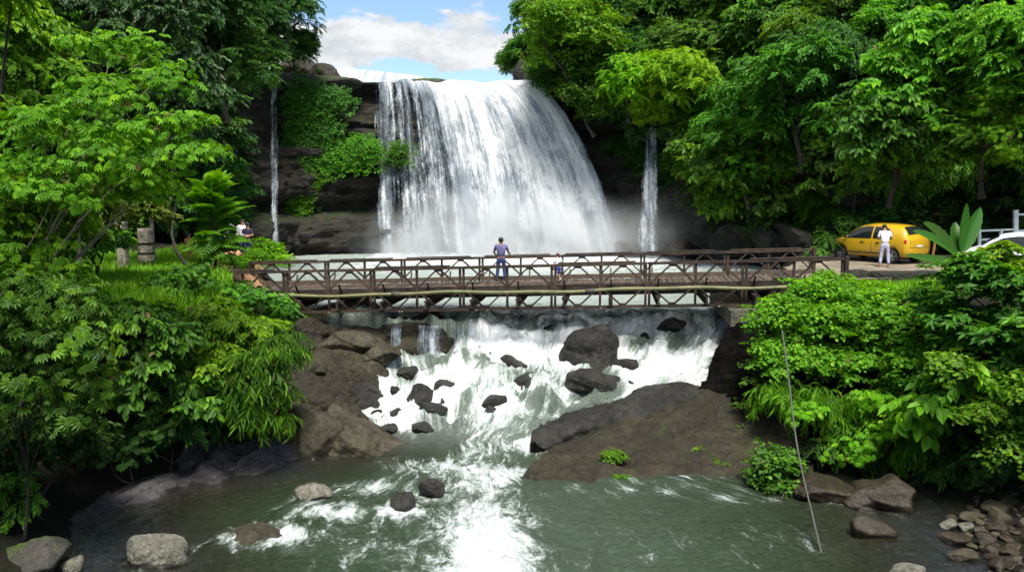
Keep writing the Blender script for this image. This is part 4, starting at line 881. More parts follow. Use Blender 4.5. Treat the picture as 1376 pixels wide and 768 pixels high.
tree('tall light green tree along the left edge, left of the layered tree', 10, 340, 20,
     [L_(40, 60, 21, 1., .9, .8), L_(0, 110, 20, 1., .9, .9), L_(70, 110, 21, .8, .8, .6), L_(-20, 30, 20, 1., .9, .8), L_(30, 160, 20, .9, .8, .7), L_(-20, 190, 19, .9), L_(15, 5, 18, .35, .3, .2), L_(45, 300, 19, .9, .7, .6), L_(0, 265, 18.5, .9, .7, .6), L_(95, 300, 20.5, .7, .6, .5)], 'broad', 'fresh', 52, clump_r=.42, dens=.85, per=14, size=.46, stem=.14)
tree('dark bluish tree behind the layered tree, upper left', 262, 310, 31,
     [L_(230, 30, 30, 1.6, 1.4, 1.1), L_(175, 55, 31, 1.5, 1.3, 1.2), L_(255, 110, 30, 1.2, 1.1, 1.2), L_(110, 30, 30, 1.6, 1.4, 1.2), L_(240, 190, 31, 1.0, 1., 1.), L_(30, 0, 29, 1.8, 1.4, .9)], 'broad', 'blue', 53, clump_r=.6, dens=.9, per=17, size=.55, stem=.06)
tree('olive tinged tree over the stone gate posts', 120, 345, 29,
     [L_(130, 262, 25, .9, .8, .5), L_(185, 285, 26.5, .8, .8, .4), L_(205, 255, 27, .7, .7, .4), L_(60, 300, 25, .9, .8, .6), L_(110, 305, 27, .8, .7, .5)], 'broad', 'olive', 54, clump_r=.38, dens=.8, per=13, size=.42, stem=.03, bark=PALEBARK)
tree('low bright leaved young tree behind the dead stump', 140, 345, 28,
     [L_(140, 322, 27.5, .8, .7, .4), L_(110, 335, 27, .6, .6, .3), L_(85, 318, 27, .7)], 'big', 'mid', 55, clump_r=.36, dens=.9, per=12, size=.42, stem=.06)
# feathery sapling by the path
def sapling():
    b = gz(at(288, 362, 29.5)); top = at(284, 250, 29.5); r = np.random.default_rng(61)
    t = thing('sapling', 'young tree with feathery leaves standing by the left end of the bridge', 'tree', b)
    k = np.linspace(0, 1, 10)[:, None]; st = (top - b) * k + np.array([.08, 0, 0]) * np.sin(k * 5)
    link('trunk', MB().tube(st, .055 * (1 - .75 * k[:, 0]) + .008, 8).mesh('trunk', True), BARK, t)
    n = 64; h = r.uniform(.28, 1.02, n); a = r.uniform(0, 6.28, n); P = (top - b) * h[:, None]
    el = np.interp(h, [.25, 1], [-.15, .8]) + r.normal(0, .22, n)
    x = np.stack([np.cos(a) * np.cos(el), np.sin(a) * np.cos(el), np.sin(el)], 1)
    S = np.interp(h, [.25, .5, 1.02], [1.05, 1.3, .85]) * r.uniform(.8, 1.15, n)
    link('foliage', assemble('foliage', P, rotm(x, np.array([0, 0, 1.]) + 0 * x), S, 'pinnate', r, False, np.interp(h, [.5, 1.0], [-.1, .6])), LM['bright'], t)
sapling()
plant('shrub', 'white flowering shrub beside the couple', 'shrub', gz(at(318, 350, 32)), [L_(308, 318, 31.5, .36, .35, .35), L_(298, 335, 31.5, .4, .35, .3)], 'round', 'blue', .24, .8, 12, .3, 62, .025)
def blossoms(lab, c, q, n, col, rad, seed, name='flower_cluster'):
    r = np.random.default_rng(seed); mb = MB()
    for i in range(n):
        p = np.array(c) + unit(r.normal(size=3)) * np.array(q) * r.uniform(.8, 1.1)
        for k in range(5):
            a = k * 1.2566; d = np.array([math.cos(a), -.5, math.sin(a)]); mb.ball(p + d * rad * .6, (rad * .55, rad * .3, rad * .55), 6, 4)
    return mb
def add_blossoms(shrub, mb, mat):
    me = mb.mesh('flower'); M = np.array(shrub.location); co = np.empty(len(me.vertices) * 3, np.float32); me.vertices.foreach_get('co', co); co = co.reshape(-1, 3) - M.astype(np.float32); me.vertices.foreach_set('co', co.ravel()); me.update()
    return link('blossom', me, mat, shrub)
WHT = simple('white_petal', (.8, .78, .80), .6); YEL = simple('yellow_petal', (.75, .6, .05), .6)
add_blossoms([o for o in COL.objects if o.get('label') == 'white flowering shrub beside the couple'][0], blossoms('', at(313, 314, 31.2), (.36, .3, .30), 26, 0, .055, 63), WHT)
# right bank
plant('shrub', 'big mound of bright green creeper tumbling over the bank at the right bridge end', 'creeper', gz(at(1130, 560, 23.6)),
      [L_(1110, 395, 23.6, 1.0, .8, .45), L_(1060, 430, 23.2, .9, .8, .6), L_(1130, 440, 22.7, 1.1, .9, .8), L_(1190, 440, 22.8, 1.0, .9, .8), L_(1090, 490, 22.3, 1.0, .8, .7), L_(1180, 500, 22.0, 1., .8, .7), L_(1040, 480, 22.8, .5, .5, .7), L_(1225, 450, 21.6, .7, .6, .8), L_(1230, 500, 20.8, .6, .5, .6), L_(1200, 415, 22.6, .7, .6, .5), L_(1235, 425, 22, .6, .5, .4), L_(1215, 425, 23, .8, .6, .4), L_(1160, 400, 24, .8, .6, .35), L_(1215, 530, 21.8, .7, .6, .7)], 'round', 'fresh', .36, 1.3, 15, .33, 71, .05, tips=.4)
plant('shrub', 'narrow leaved green shrub hanging out of the lower part of the bright creeper mound', 'shrub', gz(at(1130, 590, 22.8)),
      [L_(1090, 545, 21.4, .7, .6, .5), L_(1150, 560, 21.2, .8, .6, .5), L_(1050, 530, 22, .5, .5, .5), L_(1230, 600, 20.3, .6, .5, .4), L_(1245, 560, 20.8, .6, .5, .5)], 'narrow', 'bright', .34, .9, 14, .46, 72, .04, droop=1.0)
plant('shrub', 'light green spray of hand shaped leaves hanging low beside the rope', 'shrub', gz(at(1160, 600, 22.0)),
      [L_(1150, 605, 20.3, .35, .35, .25), L_(1085, 560, 20.6, .3, .35, .3), L_(1205, 580, 20.3, .55, .4, .3), L_(1180, 540, 20.6, .5, .4, .25)], 'palm', 'lime', .26, .85, 11, .38, 73, .03, droop=.6)
plant('shrub', 'tall shrub of broad dark leaves filling the right edge below the banana plant', 'shrub', gz(at(1340, 560, 20.0)),
      [L_(1290, 385, 19.5, .8, .7, .6), L_(1350, 400, 19, .8, .8, .7), L_(1310, 460, 19, .9, .8, .7), L_(1370, 490, 18.6, .8, .8, .8), L_(1300, 530, 19, .8, .7, .6), L_(1350, 575, 18.4, .8, .7, .5), L_(1260, 430, 20, .5), L_(1400, 420, 18.6, .8)], 'rosette', 'mid', .40, 1.1, 12, .46, 74, .06)
plant('shrub', 'light green leafy top growing over the broad dark shrub at the right edge', 'shrub', gz(at(1365, 420, 20.5)),
      [L_(1345, 350, 20.2, .5, .5, .3), L_(1370, 365, 20, .5, .5, .35), L_(1310, 358, 20.6, .4, .4, .25)], 'rosette', 'lime', .26, .9, 11, .36, 75, .03)
plant('shrub', 'creeper with heart shaped leaves hanging down the right edge to the shingle', 'creeper', gz(at(1350, 620, 18.5)),
      [L_(1320, 560, 17.9, .6, .5, .5), L_(1365, 600, 17.5, .6, .5, .35), L_(1290, 500, 18.2, .5, .4, .4), L_(1380, 540, 17.4, .6)], 'round', 'bright', .30, .8, 13, .38, 76, .03, droop=.8)
plant('shrub', 'small round bush growing in the corner of the sloping outcrop', 'shrub', onz(1048, 672, .1),
      [L_(1048, 640, 19.6, .55, .5, .5), L_(1040, 620, 19.8, .35, .4, .3), L_(1060, 655, 19.4, .35, .3, .25)], 'round', 'mid', .24, 1., 13, .30, 77, .02)
for i, (px, py, Y, s, lab) in enumerate([(825, 612, 21.0, .22, 'small weed tuft on the left part of the sloping outcrop'), (950, 606, 21.6, .30, 'largest weed tuft on the sloping outcrop, with yellow specks'), (975, 622, 21.0, .15, 'tiny weed tuft right of the largest one on the sloping outcrop'), (888, 595, 22.2, .10, 'tiny lone weed tuft high on the sloping outcrop'), (1012, 590, 22.2, .13, 'little weed tuft at the foot of the black rock mass'), (835, 642, 20.3, .14, 'tiny moss green weed near the water on the sloping outcrop')]):
    c = at(px, py, Y); plant('weed_tuft', lab, 'weed', c - np.array([0, 0, .15]), [(c, (s * 1.5, s, s * .5))], 'round', 'bright' if i != 1 else 'lime', .09, .9, 9, .16, 80 + i, 0, group='weed tufts on the outcrop')
plant('shrub', 'strip of creeper hanging down the black rock mass under the bridge end', 'creeper', at(1000, 600, 22.6), [L_(1002, 560, 22.8, .2, .2, .5), L_(1010, 500, 23, .25, .25, .5)], 'round', 'mid', .2, .7, 9, .24, 88, 0)
plant('shrub', 'grassy weeds on the parapet top before the yellow car', 'shrub', gz(at(1150, 385, 29)), [L_(1140, 384, 27, .6, .4, .2), L_(1190, 395, 27, .5, .4, .2), L_(1110, 376, 27, .5, .4, .3)], 'broad', 'lime', .22, .7, 10, .28, 89, .015)
plant('shrub', 'green bush at the front of the yellow car', 'shrub', gz(at(1125, 340, 36)), [L_(1108, 330, 36.5, .4, .4, .4), L_(1100, 342, 36, .4, .4, .3)], 'broad', 'mid', .26, .9, 12, .32, 90, .02)
# mossy creeper on the cliff left of the fall
r_ = np.random.default_rng(99)
CRE = [('upper', 'thick green creeper mat on the cliff, upper part below the domed boulder', [(405, 150, 24, 38), (400, 200, 24, 40), (430, 175, 24, 34), (440, 135, 26, 16)]),
       ('arm', 'creeper arm reaching right across the cliff toward the main fall', [(470, 205, 30, 18), (495, 200, 14, 14), (440, 215, 20, 14), (485, 190, 14, 8)]),
       ('low', 'creeper tail hanging down the cliff to the dark overhang', [(405, 250, 20, 25), (415, 235, 18, 20), (400, 285, 14, 14)]),
       ('moss', 'faint creeper patch seen through the left veil of the fall', [(535, 205, 14, 14)])]
for _, lab, bl in CRE:
    P = []
    for px, py, sx, sy in bl:
        for k in range(int(sx * sy * 1.5) + 25):
            a, b = r_.normal(0, .55, 2); P.append(at(px + a * sx, py + b * sy, 60.0 + r_.uniform(-.9, .5)))
    P = np.array(P); n = len(P); base = P.mean(0)
    x = np.stack([r_.normal(0, .5, n), -np.ones(n) * .5, -np.abs(r_.normal(.6, .4, n))], 1); z = np.stack([r_.normal(0, .35, n), -np.ones(n), .75 + r_.normal(0, .25, n)], 1)
    t = thing('creeper', lab, 'creeper', base, 0, 'creepers on the cliff')
    link('foliage', assemble('foliage', P - base, rotm(x, z), r_.uniform(.3, .52, n), 'round', r_, True, r_.uniform(-.2, .3, n)), LM['bright' if _ in ('arm', 'low') else 'mid'], t)
# banana plant
def banana():
    b = gz(at(1296, 400, 22)); t = thing('banana_plant', 'banana plant with broad upright leaves beside the yellow car', 'banana plant', b)
    m = leaf_mat('banana_leaf', (.026, .10, .010), (.034, .125, .012), (.06, .18, .02), trans=.3, rough=.45, spec=.35)
    c = at(1291, 338, 22)
    k = np.linspace(0, 1, 8)[:, None]; link('stem', MB().tube((c - b) * k, .09 - .03 * k[:, 0], 10).mesh('stem', True), simple('banana_stem', (.16, .20, .06), .5), t)
    for i, (pts, w) in enumerate([([(1291, 338, 22), (1294, 305, 22), (1299, 272, 21.9)], .13), ([(1292, 340, 22), (1304, 310, 22.1), (1318, 278, 22.2)], .19), ([(1289, 340, 22), (1280, 318, 22.2), (1284, 298, 22.4)], .17), ([(1287, 342, 22), (1264, 315, 21.8), (1240, 299, 21.6), ], .21),
                 ([(1286, 345, 21.8), (1258, 320, 21.4), (1226, 310, 21.2)], .16), ([(1292, 352, 21.5), (1255, 352, 21), (1216, 342, 20.8)], .13), ([(1300, 355, 21.4), (1340, 372, 20.6), (1384, 392, 19.8)], .17), ([(1296, 350, 21.6), (1330, 345, 21), (1360, 375, 20.4)], .14)]):
        A = np.array([at(*p) for p in pts]); s = np.linspace(0, 1, 22)[:, None]; Q = A[0] * (1 - s) ** 2 + 2 * s * (1 - s) * A[1] * 1 + A[2] * s ** 2
        tg = unit(np.gradient(Q, axis=0)); side = unit(np.cross(tg, np.array([.15, -.85, .35 if i < 3 else .75]))); up = np.cross(side, tg)
        wd = 1.05 * w * np.sin(np.clip(s * 1.02, 0, 1) * math.pi) ** .55 * (1 + .06 * np.sin(s * 45)); v = np.linspace(-1, 1, 9)[None, :, None]
        V = Q[:, None] + side[:, None] * v * wd[:, None] + up[:, None] * (np.abs(v) ** 1.3 * .35 * wd[:, None] - .02 * np.cos(v * 3) * 0)
        o = link('leaf', np_mesh('leaf', V.reshape(-1, 3) - b, grid_faces(22, 9), {'tint': np.repeat(.3 + .25 * (np.abs(v[0, :, 0]) < .12)[None], 22, 0)}, True), m, t)
banana()
# grass
def grass(label, poly, Y0, Y1, n, hgt, seed, mat, slopef=None):
    r = np.random.default_rng(seed); P = []
    xs = [p[0] for p in poly]; ys = [p[1] for p in poly]
    while len(P) < n:
        x, y = r.uniform(min(xs), max(xs), 4000), r.uniform(min(ys), max(ys), 4000)
        P += [(a, b) for a, b in zip(x, y) if inpoly(a, b, poly)]
    P = np.array(P[:n]); z = ground_z(P[:, 0], P[:, 1]); B = np.stack([P[:, 0], P[:, 1], z - .02], 1)
    a = r.uniform(0, 6.28, n); h = hgt * r.uniform(.5, 1.3, n) * (.6 + .8 * vnoise(B * .9, 4)); w = r.uniform(.012, .03, n); ln = r.uniform(.1, .6, n) * h
    s = np.stack([np.cos(a), np.sin(a), 0 * a], 1); dr = np.stack([-np.sin(a), np.cos(a), 0 * a], 1)
    up = np.array([0, 0, 1.])
    V = np.stack([B - s * w[:, None], B + s * w[:, None], B + dr * (ln * .35)[:, None] + up * (h * .6)[:, None] + s * (w * .7)[:, None], B + dr * (ln * .35)[:, None] + up * (h * .6)[:, None] - s * (w * .7)[:, None], B + dr * ln[:, None] + up * h[:, None]], 1)
    i = np.arange(n)[:, None] * 5
    me = np_mesh('grass', V.reshape(-1, 3), [i + np.array([[0, 1, 2, 3]]), i + np.array([[3, 2, 4]])], {'tint': np.repeat(r.uniform(0, .9, n), 5)})
    o = link('grass', me, mat); tag(o, label, kind='stuff'); return o
GR = leaf_mat('grass_blade', (.07, .20, .008), (.14, .36, .010), (.24, .46, .016), trans=.4, vary=0)
def gp(*pts): return [tuple(at(a, b, c)[:2]) for a, b, c in pts]
grass('bright green grass on the left bank beside the path', [(-18, 24), (-12.5, 21.5), (-9.2, 24.5), (-9.3, 27.5), (-10.6, 30), (-12.4, 31), (-13.5, 38), (-20, 38)], 0, 0, 42000, .38, 5, GR)
grass('rough grass on the shaded edge of the left bank', [(-13, 21.8), (-9, 22), (-7.6, 24), (-8.2, 26.6), (-9.4, 27), (-9.2, 24)], 0, 0, 7000, .30, 6, GR)
grass('weeds along the edge of the right bank', [(10.2, 25.5), (11, 24), (14, 22), (19, 20), (20, 23), (17, 25), (13, 25.5)], 0, 0, 14000, .30, 7, GR)

# undergrowth on the steep bank faces
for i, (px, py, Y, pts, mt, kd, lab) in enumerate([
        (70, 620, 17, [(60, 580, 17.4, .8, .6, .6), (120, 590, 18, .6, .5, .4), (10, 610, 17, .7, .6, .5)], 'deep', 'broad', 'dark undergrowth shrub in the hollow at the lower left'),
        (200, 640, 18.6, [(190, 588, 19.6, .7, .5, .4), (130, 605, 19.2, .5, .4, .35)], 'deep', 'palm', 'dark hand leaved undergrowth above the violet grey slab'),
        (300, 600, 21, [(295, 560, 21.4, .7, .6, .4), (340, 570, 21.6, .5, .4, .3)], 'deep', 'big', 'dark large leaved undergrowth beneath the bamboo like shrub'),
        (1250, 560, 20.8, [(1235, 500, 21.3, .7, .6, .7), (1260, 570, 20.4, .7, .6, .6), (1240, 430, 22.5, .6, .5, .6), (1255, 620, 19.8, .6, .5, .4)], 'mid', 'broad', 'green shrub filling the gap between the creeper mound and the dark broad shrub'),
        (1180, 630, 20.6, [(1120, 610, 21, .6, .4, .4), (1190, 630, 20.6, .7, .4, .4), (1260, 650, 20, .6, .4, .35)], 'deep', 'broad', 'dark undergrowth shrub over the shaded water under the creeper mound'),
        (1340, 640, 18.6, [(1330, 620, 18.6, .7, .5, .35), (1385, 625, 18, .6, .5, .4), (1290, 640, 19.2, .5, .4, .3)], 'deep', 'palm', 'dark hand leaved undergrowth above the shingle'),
        (375, 450, 28, [(372, 440, 27.6, .35, .4, .45), (385, 425, 28.4, .4, .4, .3), (360, 470, 26.8, .4, .4, .4)], 'mid', 'broad', 'green shrub under the left end of the bridge')]):
    plant('shrub', lab, 'shrub', gz(at(px, py, Y)), [L_(*q) for q in pts], kd, mt, .32, .9, 13, .40, 120 + i, .03)

plant('shrub', 'plant with very large light green leaves over the shaded right bank', 'shrub', gz(at(1270, 600, 19.5)),
      [L_(1255, 540, 19, .55, .4, .3), L_(1300, 515, 18.6, .45, .4, .35), L_(1225, 560, 19.4, .4, .35, .25)], 'big', 'fresh', .32, .7, 6, .62, 141, .03)

for i, (px, py, Y, pts, mt, kd, lab) in enumerate([
        (1470, 600, 18, [(1450, 470, 17.6, .9, .8, .8), (1500, 520, 17, .9, .8, .8), (1440, 560, 17, .7, .6, .5), (1560, 470, 17, .9, .8, .8)], 'mid', 'rosette', 'broad leaved shrub on the right bank just past the right edge'),
        (1600, 560, 17, [(1620, 450, 16.6, .9, .8, .8), (1660, 520, 16, .9, .8, .8), (1560, 560, 16, .8, .7, .6)], 'fresh', 'round', 'creeper mound on the right bank beyond the right edge'),
        (-160, 600, 14.5, [(-140, 430, 14.5, .9, .8, .8), (-190, 500, 14, .9, .8, .8), (-110, 540, 14.2, .7, .6, .5)], 'mid', 'palm', 'hand leaved shrub on the left bank beyond the left edge')]):
    plant('shrub', lab, 'shrub', gz(at(px, py, Y)), [L_(*q) for q in pts], kd, mt, .42, .9, 11, .48, 150 + i, .03)
# ------------------------------------------------------------------ bridge
RUST = simple('rusty_steel', (.040, .024, .014), .9, .0, nscale=4, namt=.6, bump=.01, col2=(.013, .009, .007))
RUSTL = simple('pale_rusty_steel', (.062, .037, .021), .9, .0, nscale=5, namt=.6, bump=.01, col2=(.024, .016, .011))
BOLT = simple('bolt_steel', (.35, .32, .26), .5, .6)
def plank_mat():
    t = NT('weathered_planks'); a = t.n('Attribute', attribute_name='tint').outputs['Fac']; p = t.pos()
    c = t.mix(a, (.032, .021, .013), (.105, .074, .048)); c = t.mix(t.mapr(t.noise(t.scalev(p, (2, 14, 2)), 2, 6, .7), .4, .7, 0, .6), c, (.04, .03, .026))
    return t.done(t.bsdf(Base_Color=c, Roughness=.8, Normal=t.bump(t.noise(p, 25, 4), .01)))
WOODP = plank_mat()
A_T, B_T = at(269, 365.5, 28.5), at(1135, 345.5, 26.0); PH = 1.50
EX = unit(B_T - A_T); NB = unit(np.cross(np.array([0, 0, 1.]), EX)); LB_ = np.linalg.norm(B_T - A_T); LP = LB_ / 7
UPV = np.array([0, 0, 1.])
def bp(u, v, w): return A_T + EX * u + NB * v + UPV * (w - PH)          # along, across (0 near truss, 4.2 far), above the bottom chord
BR0 = bp(LB_ / 2, 2.1, 0)
DECK = .60
def bridge():
    t = thing('bailey_bridge', 'rusty brown steel truss bridge with plank deck crossing the river', 'bridge', BR0)
    def P(u, v, w): return bp(u, v, w) - BR0
    for side, v0 in enumerate((0., 4.2)):
        tr = bpy.data.objects.new('truss', None); COL.objects.link(tr); tr.parent = t
        for k in range(7):
            u0 = k * LP; m = MB(); g = .045; r = np.random.default_rng(side * 10 + k)
            def bar(a, b, w, h, dv=0): m.beam(P(u0 + a[0], v0 + dv, a[1]), P(u0 + b[0], v0 + dv, b[1]), w, h, NB if abs(a[0] - b[0]) < .01 else UPV)
            for dv in (-g - .02, g + .02):
                bar((.02, PH - .05), (LP - .02, PH - .05), (.048), .085, dv); bar((.02, .05), (LP - .02, .05), (.048), .085, dv)
            if side or k % 2 == 0: bar((.15, PH + .025), (LP - .4, PH + .025), .16, .035, 0)
            for u in (.06, LP / 2, LP - .06):
                bar((u, .1), (u, PH - .1), .075, .085, 0)
            for h0 in (.06, LP / 2):
                um = h0 + (LP / 2 - .06) / 2; ul, ur = h0 + .03, h0 + LP / 2 - .09
                for dv in (-.055, .055):
                    for a, b in (((um - .05, PH - .1), (ul, PH / 2 + .05)), ((um + .05, PH - .1), (ur, PH / 2 + .05)), ((ul, PH / 2 - .05), (um - .05, .1)), ((ur, PH / 2 - .05), (um + .05, .1))):
                        bar(a, b, .026, .045, dv)
                m.box(P(u0 + um, v0, PH - .13), (.24, .1, .06)); m.box(P(u0 + um, v0, .13), (.24, .1, .06))
            m.box(P(u0 + LP / 2, v0, PH / 2), (.13, .12, .22)); m.box(P(u0 + .06, v0, PH / 2), (.13, .12, .20)); m.box(P(u0 + LP - .06, v0, PH / 2), (.11, .12, .20))
            for w in (.05, PH - .05): m.tube([P(u0 + .02, v0 - .11, w), P(u0 + .02, v0 + .11, w)], .035, 8)
            o = link('truss_panel', m.mesh('truss_panel'), [RUST, RUSTL, RUST][(k + side) % 3], tr)
            for q in range(0 if side else 2): link('bolt', MB().ball(P(u0 + r.uniform(.3, LP - .3), v0 - .12, .02), .026, 8, 6).mesh('bolt'), BOLT, tr)
    for k in range(14):
        m = MB(); u = .35 + (k // 2) * LP + (k % 2) * (LP / 2)
        m.beam(P(u, -.28, .24), P(u, 4.48, .24), .06, .24); m.beam(P(u, -.28, .355), P(u, 4.48, .355), .14, .025); m.beam(P(u, -.28, .125), P(u, 4.48, .125), .14, .025)
        for v in (.02, 4.18): m.beam(P(u, v + (.5 if v < 1 else -.5), .38), P(u, v, .95), .05, .05)
        link('floor_beam', m.mesh('floor_beam'), RUST, t)
    for k in range(5):
        link('stringer', MB().beam(P(.1, .6 + k * .75, .47), P(LB_ - .1, .6 + k * .75, .47), .09, .18).mesh('stringer'), RUST, t)
    m = MB(); tint = []; r = np.random.default_rng(8); u = .05
    while u < LB_ - .05:
        w = r.uniform(.17, .26); v1 = .42 + r.normal(0, .03); v2 = 3.78 + r.normal(0, .03)
        m.beam(P(u + w / 2, v1, DECK - .025 + r.normal(0, .006)), P(u + w / 2, v2, DECK - .025 + r.normal(0, .006)), w * .88, .05); tint += [r.uniform(0, .8)] * 8; u += w
    for q in range(9):
        a = r.uniform(3, LB_ - 5); v = r.uniform(.6, 3.5); L = r.uniform(1.2, 2.6)
        m.beam(P(a, v, DECK + .018), P(a + L, v + r.uniform(-.1, .1), DECK + .018), r.uniform(.2, .35), .03); tint += [r.uniform(.3, 1)] * 8
    V = np.concatenate(m.V); link('deck', np_mesh('deck', V, np.concatenate(m.Q), {'tint': tint}), WOODP, t)
    for v in (.36, 3.84):
        m = MB(); k = np.linspace(0, LB_, 8)
        for a, b in zip(k[:-1], k[1:]): m.beam(P(a + .06, v, DECK + .09), P(b - .06, v, DECK + .09 + r.normal(0, .01)), .14, .16)
        link('kerb_timber', np_mesh('kerb', np.concatenate(m.V), np.concatenate(m.Q), {'tint': np.full(m.n, .75)}), WOODP, t)
    for u in (0, LB_):
        for v in (0., 4.2):
            link('end_post', MB().box(P(u + (-.06 if u == 0 else .06), v, PH / 2), (.11, .16, PH + .06)).mesh('end_post'), RUST, t)
bridge()
def pipe():
    t = NT('yellow_pipe_paint'); p = t.pos(); n1 = t.noise(p, 2.2, 6, .65); n2 = t.noise(p, 12, 6, .7)
    c = t.mix(t.mapr(n1, .38, .62), (.15, .145, .055), (.085, .09, .032)); c = t.mix(t.mapr(n2, .56, .72, 0, .8), c, (.055, .065, .015))
    m = t.done(t.bsdf(Base_Color=c, Roughness=.55, Normal=t.bump(n2, .02)))
    u0, u1 = (345 - 269) / 866 * LB_, (1068 - 269) / 866 * LB_; k = np.linspace(u0, u1, 120); r = np.random.default_rng(3)
    base = bp(u0, -.24, DECK); pts = np.array([bp(u, -.24, .63 + .03 * math.sin(u * .9) + .015 * math.sin(u * 2.3) - .1 * (u > u1 * .8) * (u - u1 * .8) / 4 * 0) for u in k]) - base
    th = thing('water_pipe', 'long yellowish pipe slung along the near side of the bridge', 'pipe', base)
    link('pipe_run', MB().tube(pts, .062 + .018 * (k < u0 + 1.6), 14).mesh('pipe_run', True), m, th)
    for i in (34, 77):
        link('collar', MB().tube(pts[i - 1:i + 2], .082, 14).mesh('collar', True), simple('pipe_collar', (.05, .05, .035), .7), th)
pipe()
CONC = simple('mossy_concrete', (.10, .09, .065), .85, nscale=1.6, namt=.5, bump=.05, col2=(.05, .048, .03))
DARKST = simple('black_mossy_masonry', (.020, .018, .014), .9, nscale=2.2, namt=.5, bump=.15, col2=(.016, .02, .009))
ab = thing('bridge_abutment', 'pale concrete bearing block under the right end of the bridge', 'abutment', bp(19.35, 2.1, -.3))
M3 = np.stack([EX, NB, UPV], 1)
link('cap', MB().box((0, 0, 0), (2.9, 5.6, .5), M3).mesh('cap'), CONC, ab)
link('wall', MB().box((.3, 0, -1.5), (2.2, 5.2, 2.5), M3).mesh('wall'), DARKST, ab)
def wallblock(label, px0, px1, pyt, Y, h, th_=.45):
    a, b = at(px0, pyt, Y), at(px1, pyt, Y + .35); m = MB(); c = (a + b) / 2 - np.array([0, 0, h / 2]); L = np.linalg.norm(b - a)
    bm = bmesh.new(); bmesh.ops.create_cube(bm, size=1); bmesh.ops.scale(bm, vec=(L, th_, h), verts=bm.verts); bmesh.ops.subdivide_edges(bm, edges=bm.edges[:], cuts=9, use_grid_fill=True)
    me = bpy.data.meshes.new('low_wall'); bm.to_mesh(me); bm.free(); co = np.array([v.co[:] for v in me.vertices]); co += (fbm(co * 3 + px0, 3, 4)[:, None] - .5) * .16 * unit(co); me.vertices.foreach_set('co', co.astype(np.float32).ravel()); me.update(); me.polygons.foreach_set('use_smooth', np.ones(len(me.polygons), bool))
    o = link('low_wall', me, DARKST, None, c, math.atan2(b[1] - a[1], b[0] - a[0])); tag(o, label, 'wall', 'dark low walls at the road edge')
wallblock('short dark mossy wall block right beside the bridge end', 1139, 1166, 363, 28.6, 1.6); wallblock('longer dark mossy wall before the yellow car', 1176, 1262, 364, 28.4, 1.6)
# path and road
def sheet_on_ground(name, poly, mat, dz=.02, step=.2):
    xs = [p[0] for p in poly]; ys = [p[1] for p in poly]; X, Y = np.meshgrid(np.arange(min(xs), max(xs), step), np.arange(min(ys), max(ys), step), indexing='ij')
    Z = ground_z(X, Y) + dz; F = grid_faces(*X.shape); cx = X.ravel()[F].mean(1); cyy = Y.ravel()[F].mean(1)
    jit = (fbm(xyz(cx, cyy, 0), 3, 7) - .5) * .6
    keep = np.array([inpoly(a + j, b, poly) for a, b, j in zip(cx, cyy, jit)]); F = F[keep]; ids, inv = np.unique(F, return_inverse=True)
    V = xyz(X, Y, Z).reshape(-1, 3)[ids]; return struct(name, np_mesh(name, V, inv.reshape(F.shape), smooth=True), mat)
sheet_on_ground('path', [(-9.2, 29.5), (-9.6, 32.5), (-10.9, 36), (-12, 41), (-14.5, 41), (-13.6, 36), (-12.9, 33), (-12.6, 31.2), (-11.6, 29.2)], simple('orange_dirt', (.42, .23, .10), .95, nscale=3, namt=.35, bump=.03), .05)
sheet_on_ground('road', [(9.8, 27.6), (14, 28.4), (22, 27.5), (26, 30), (24, 39), (17, 41), (13, 39), (11, 33)], simple('worn_concrete_road', (.20, .165, .115), .9, nscale=1.4, namt=.45, bump=.02, col2=(.10, .082, .058)), .03)
# ------------------------------------------------------------------ cars
def paint(name, col): 
    t = NT(name); return t.done(t.bsdf(Base_Color=col, Roughness=.32, Specular_IOR_Level=.5, Coat_Weight=.6, Coat_Roughness=.06))
GLASS = NT('dark_car_glass'); GLASS = GLASS.done(GLASS.bsdf(Base_Color=(.012, .015, .016), Roughness=.04, Specular_IOR_Level=.7))
TYRE = simple('tyre_rubber', (.018, .018, .019), .85); RIM = simple('alloy_rim', (.55, .56, .58), .3, .8); BLK = simple('black_trim', (.012, .012, .012), .6)
RED = NT('red_lamp_glass'); RED = RED.done(RED.bsdf(Base_Color=(.45, .012, .012), Roughness=.12)); LAMP = NT('clear_lamp_glass'); LAMP = LAMP.done(LAMP.bsdf(Base_Color=(.7, .72, .75), Roughness=.1)); PLATE = simple('plate_white', (.7, .7, .66), .5)
CS = np.array([(-1.88, .42, .58, .80, .88, .50), (-1.86, .34, .72, .86, .99, .62), (-1.82, .29, .785, .90, 1.09, .66), (-1.70, .25, .815, .93, 1.30, .65), (-1.55, .23, .825, .935, 1.43, .63), (-1.2, .21, .83, .93, 1.49, .60), (-.7, .2, .835, .92, 1.525, .60), (-.1, .2, .835, .91, 1.53, .60),
    (.35, .2, .835, .90, 1.46, .58), (.75, .2, .83, .89, 1.25, .60), (1.02, .2, .825, .885, 1.05, .655), (1.2, .21, .815, .87, .975, .67), (1.5, .23, .77, .81, .88, .62), (1.70, .28, .68, .70, .755, .53), (1.80, .36, .56, .60, .65, .42), (1.83, .42, .42, .52, .56, .32)])
_cx = np.linspace(-1.88, 1.83, 150)
_cs = np.stack([np.interp(_cx, CS[:, 0], CS[:, i]) for i in range(6)], 1)
for _ in range(2): _cs[2:-2, 1:] = (_cs[:-4, 1:] + 2 * _cs[1:-3, 1:] + 3 * _cs[2:-2, 1:] + 2 * _cs[3:-1, 1:] + _cs[4:, 1:]) / 9
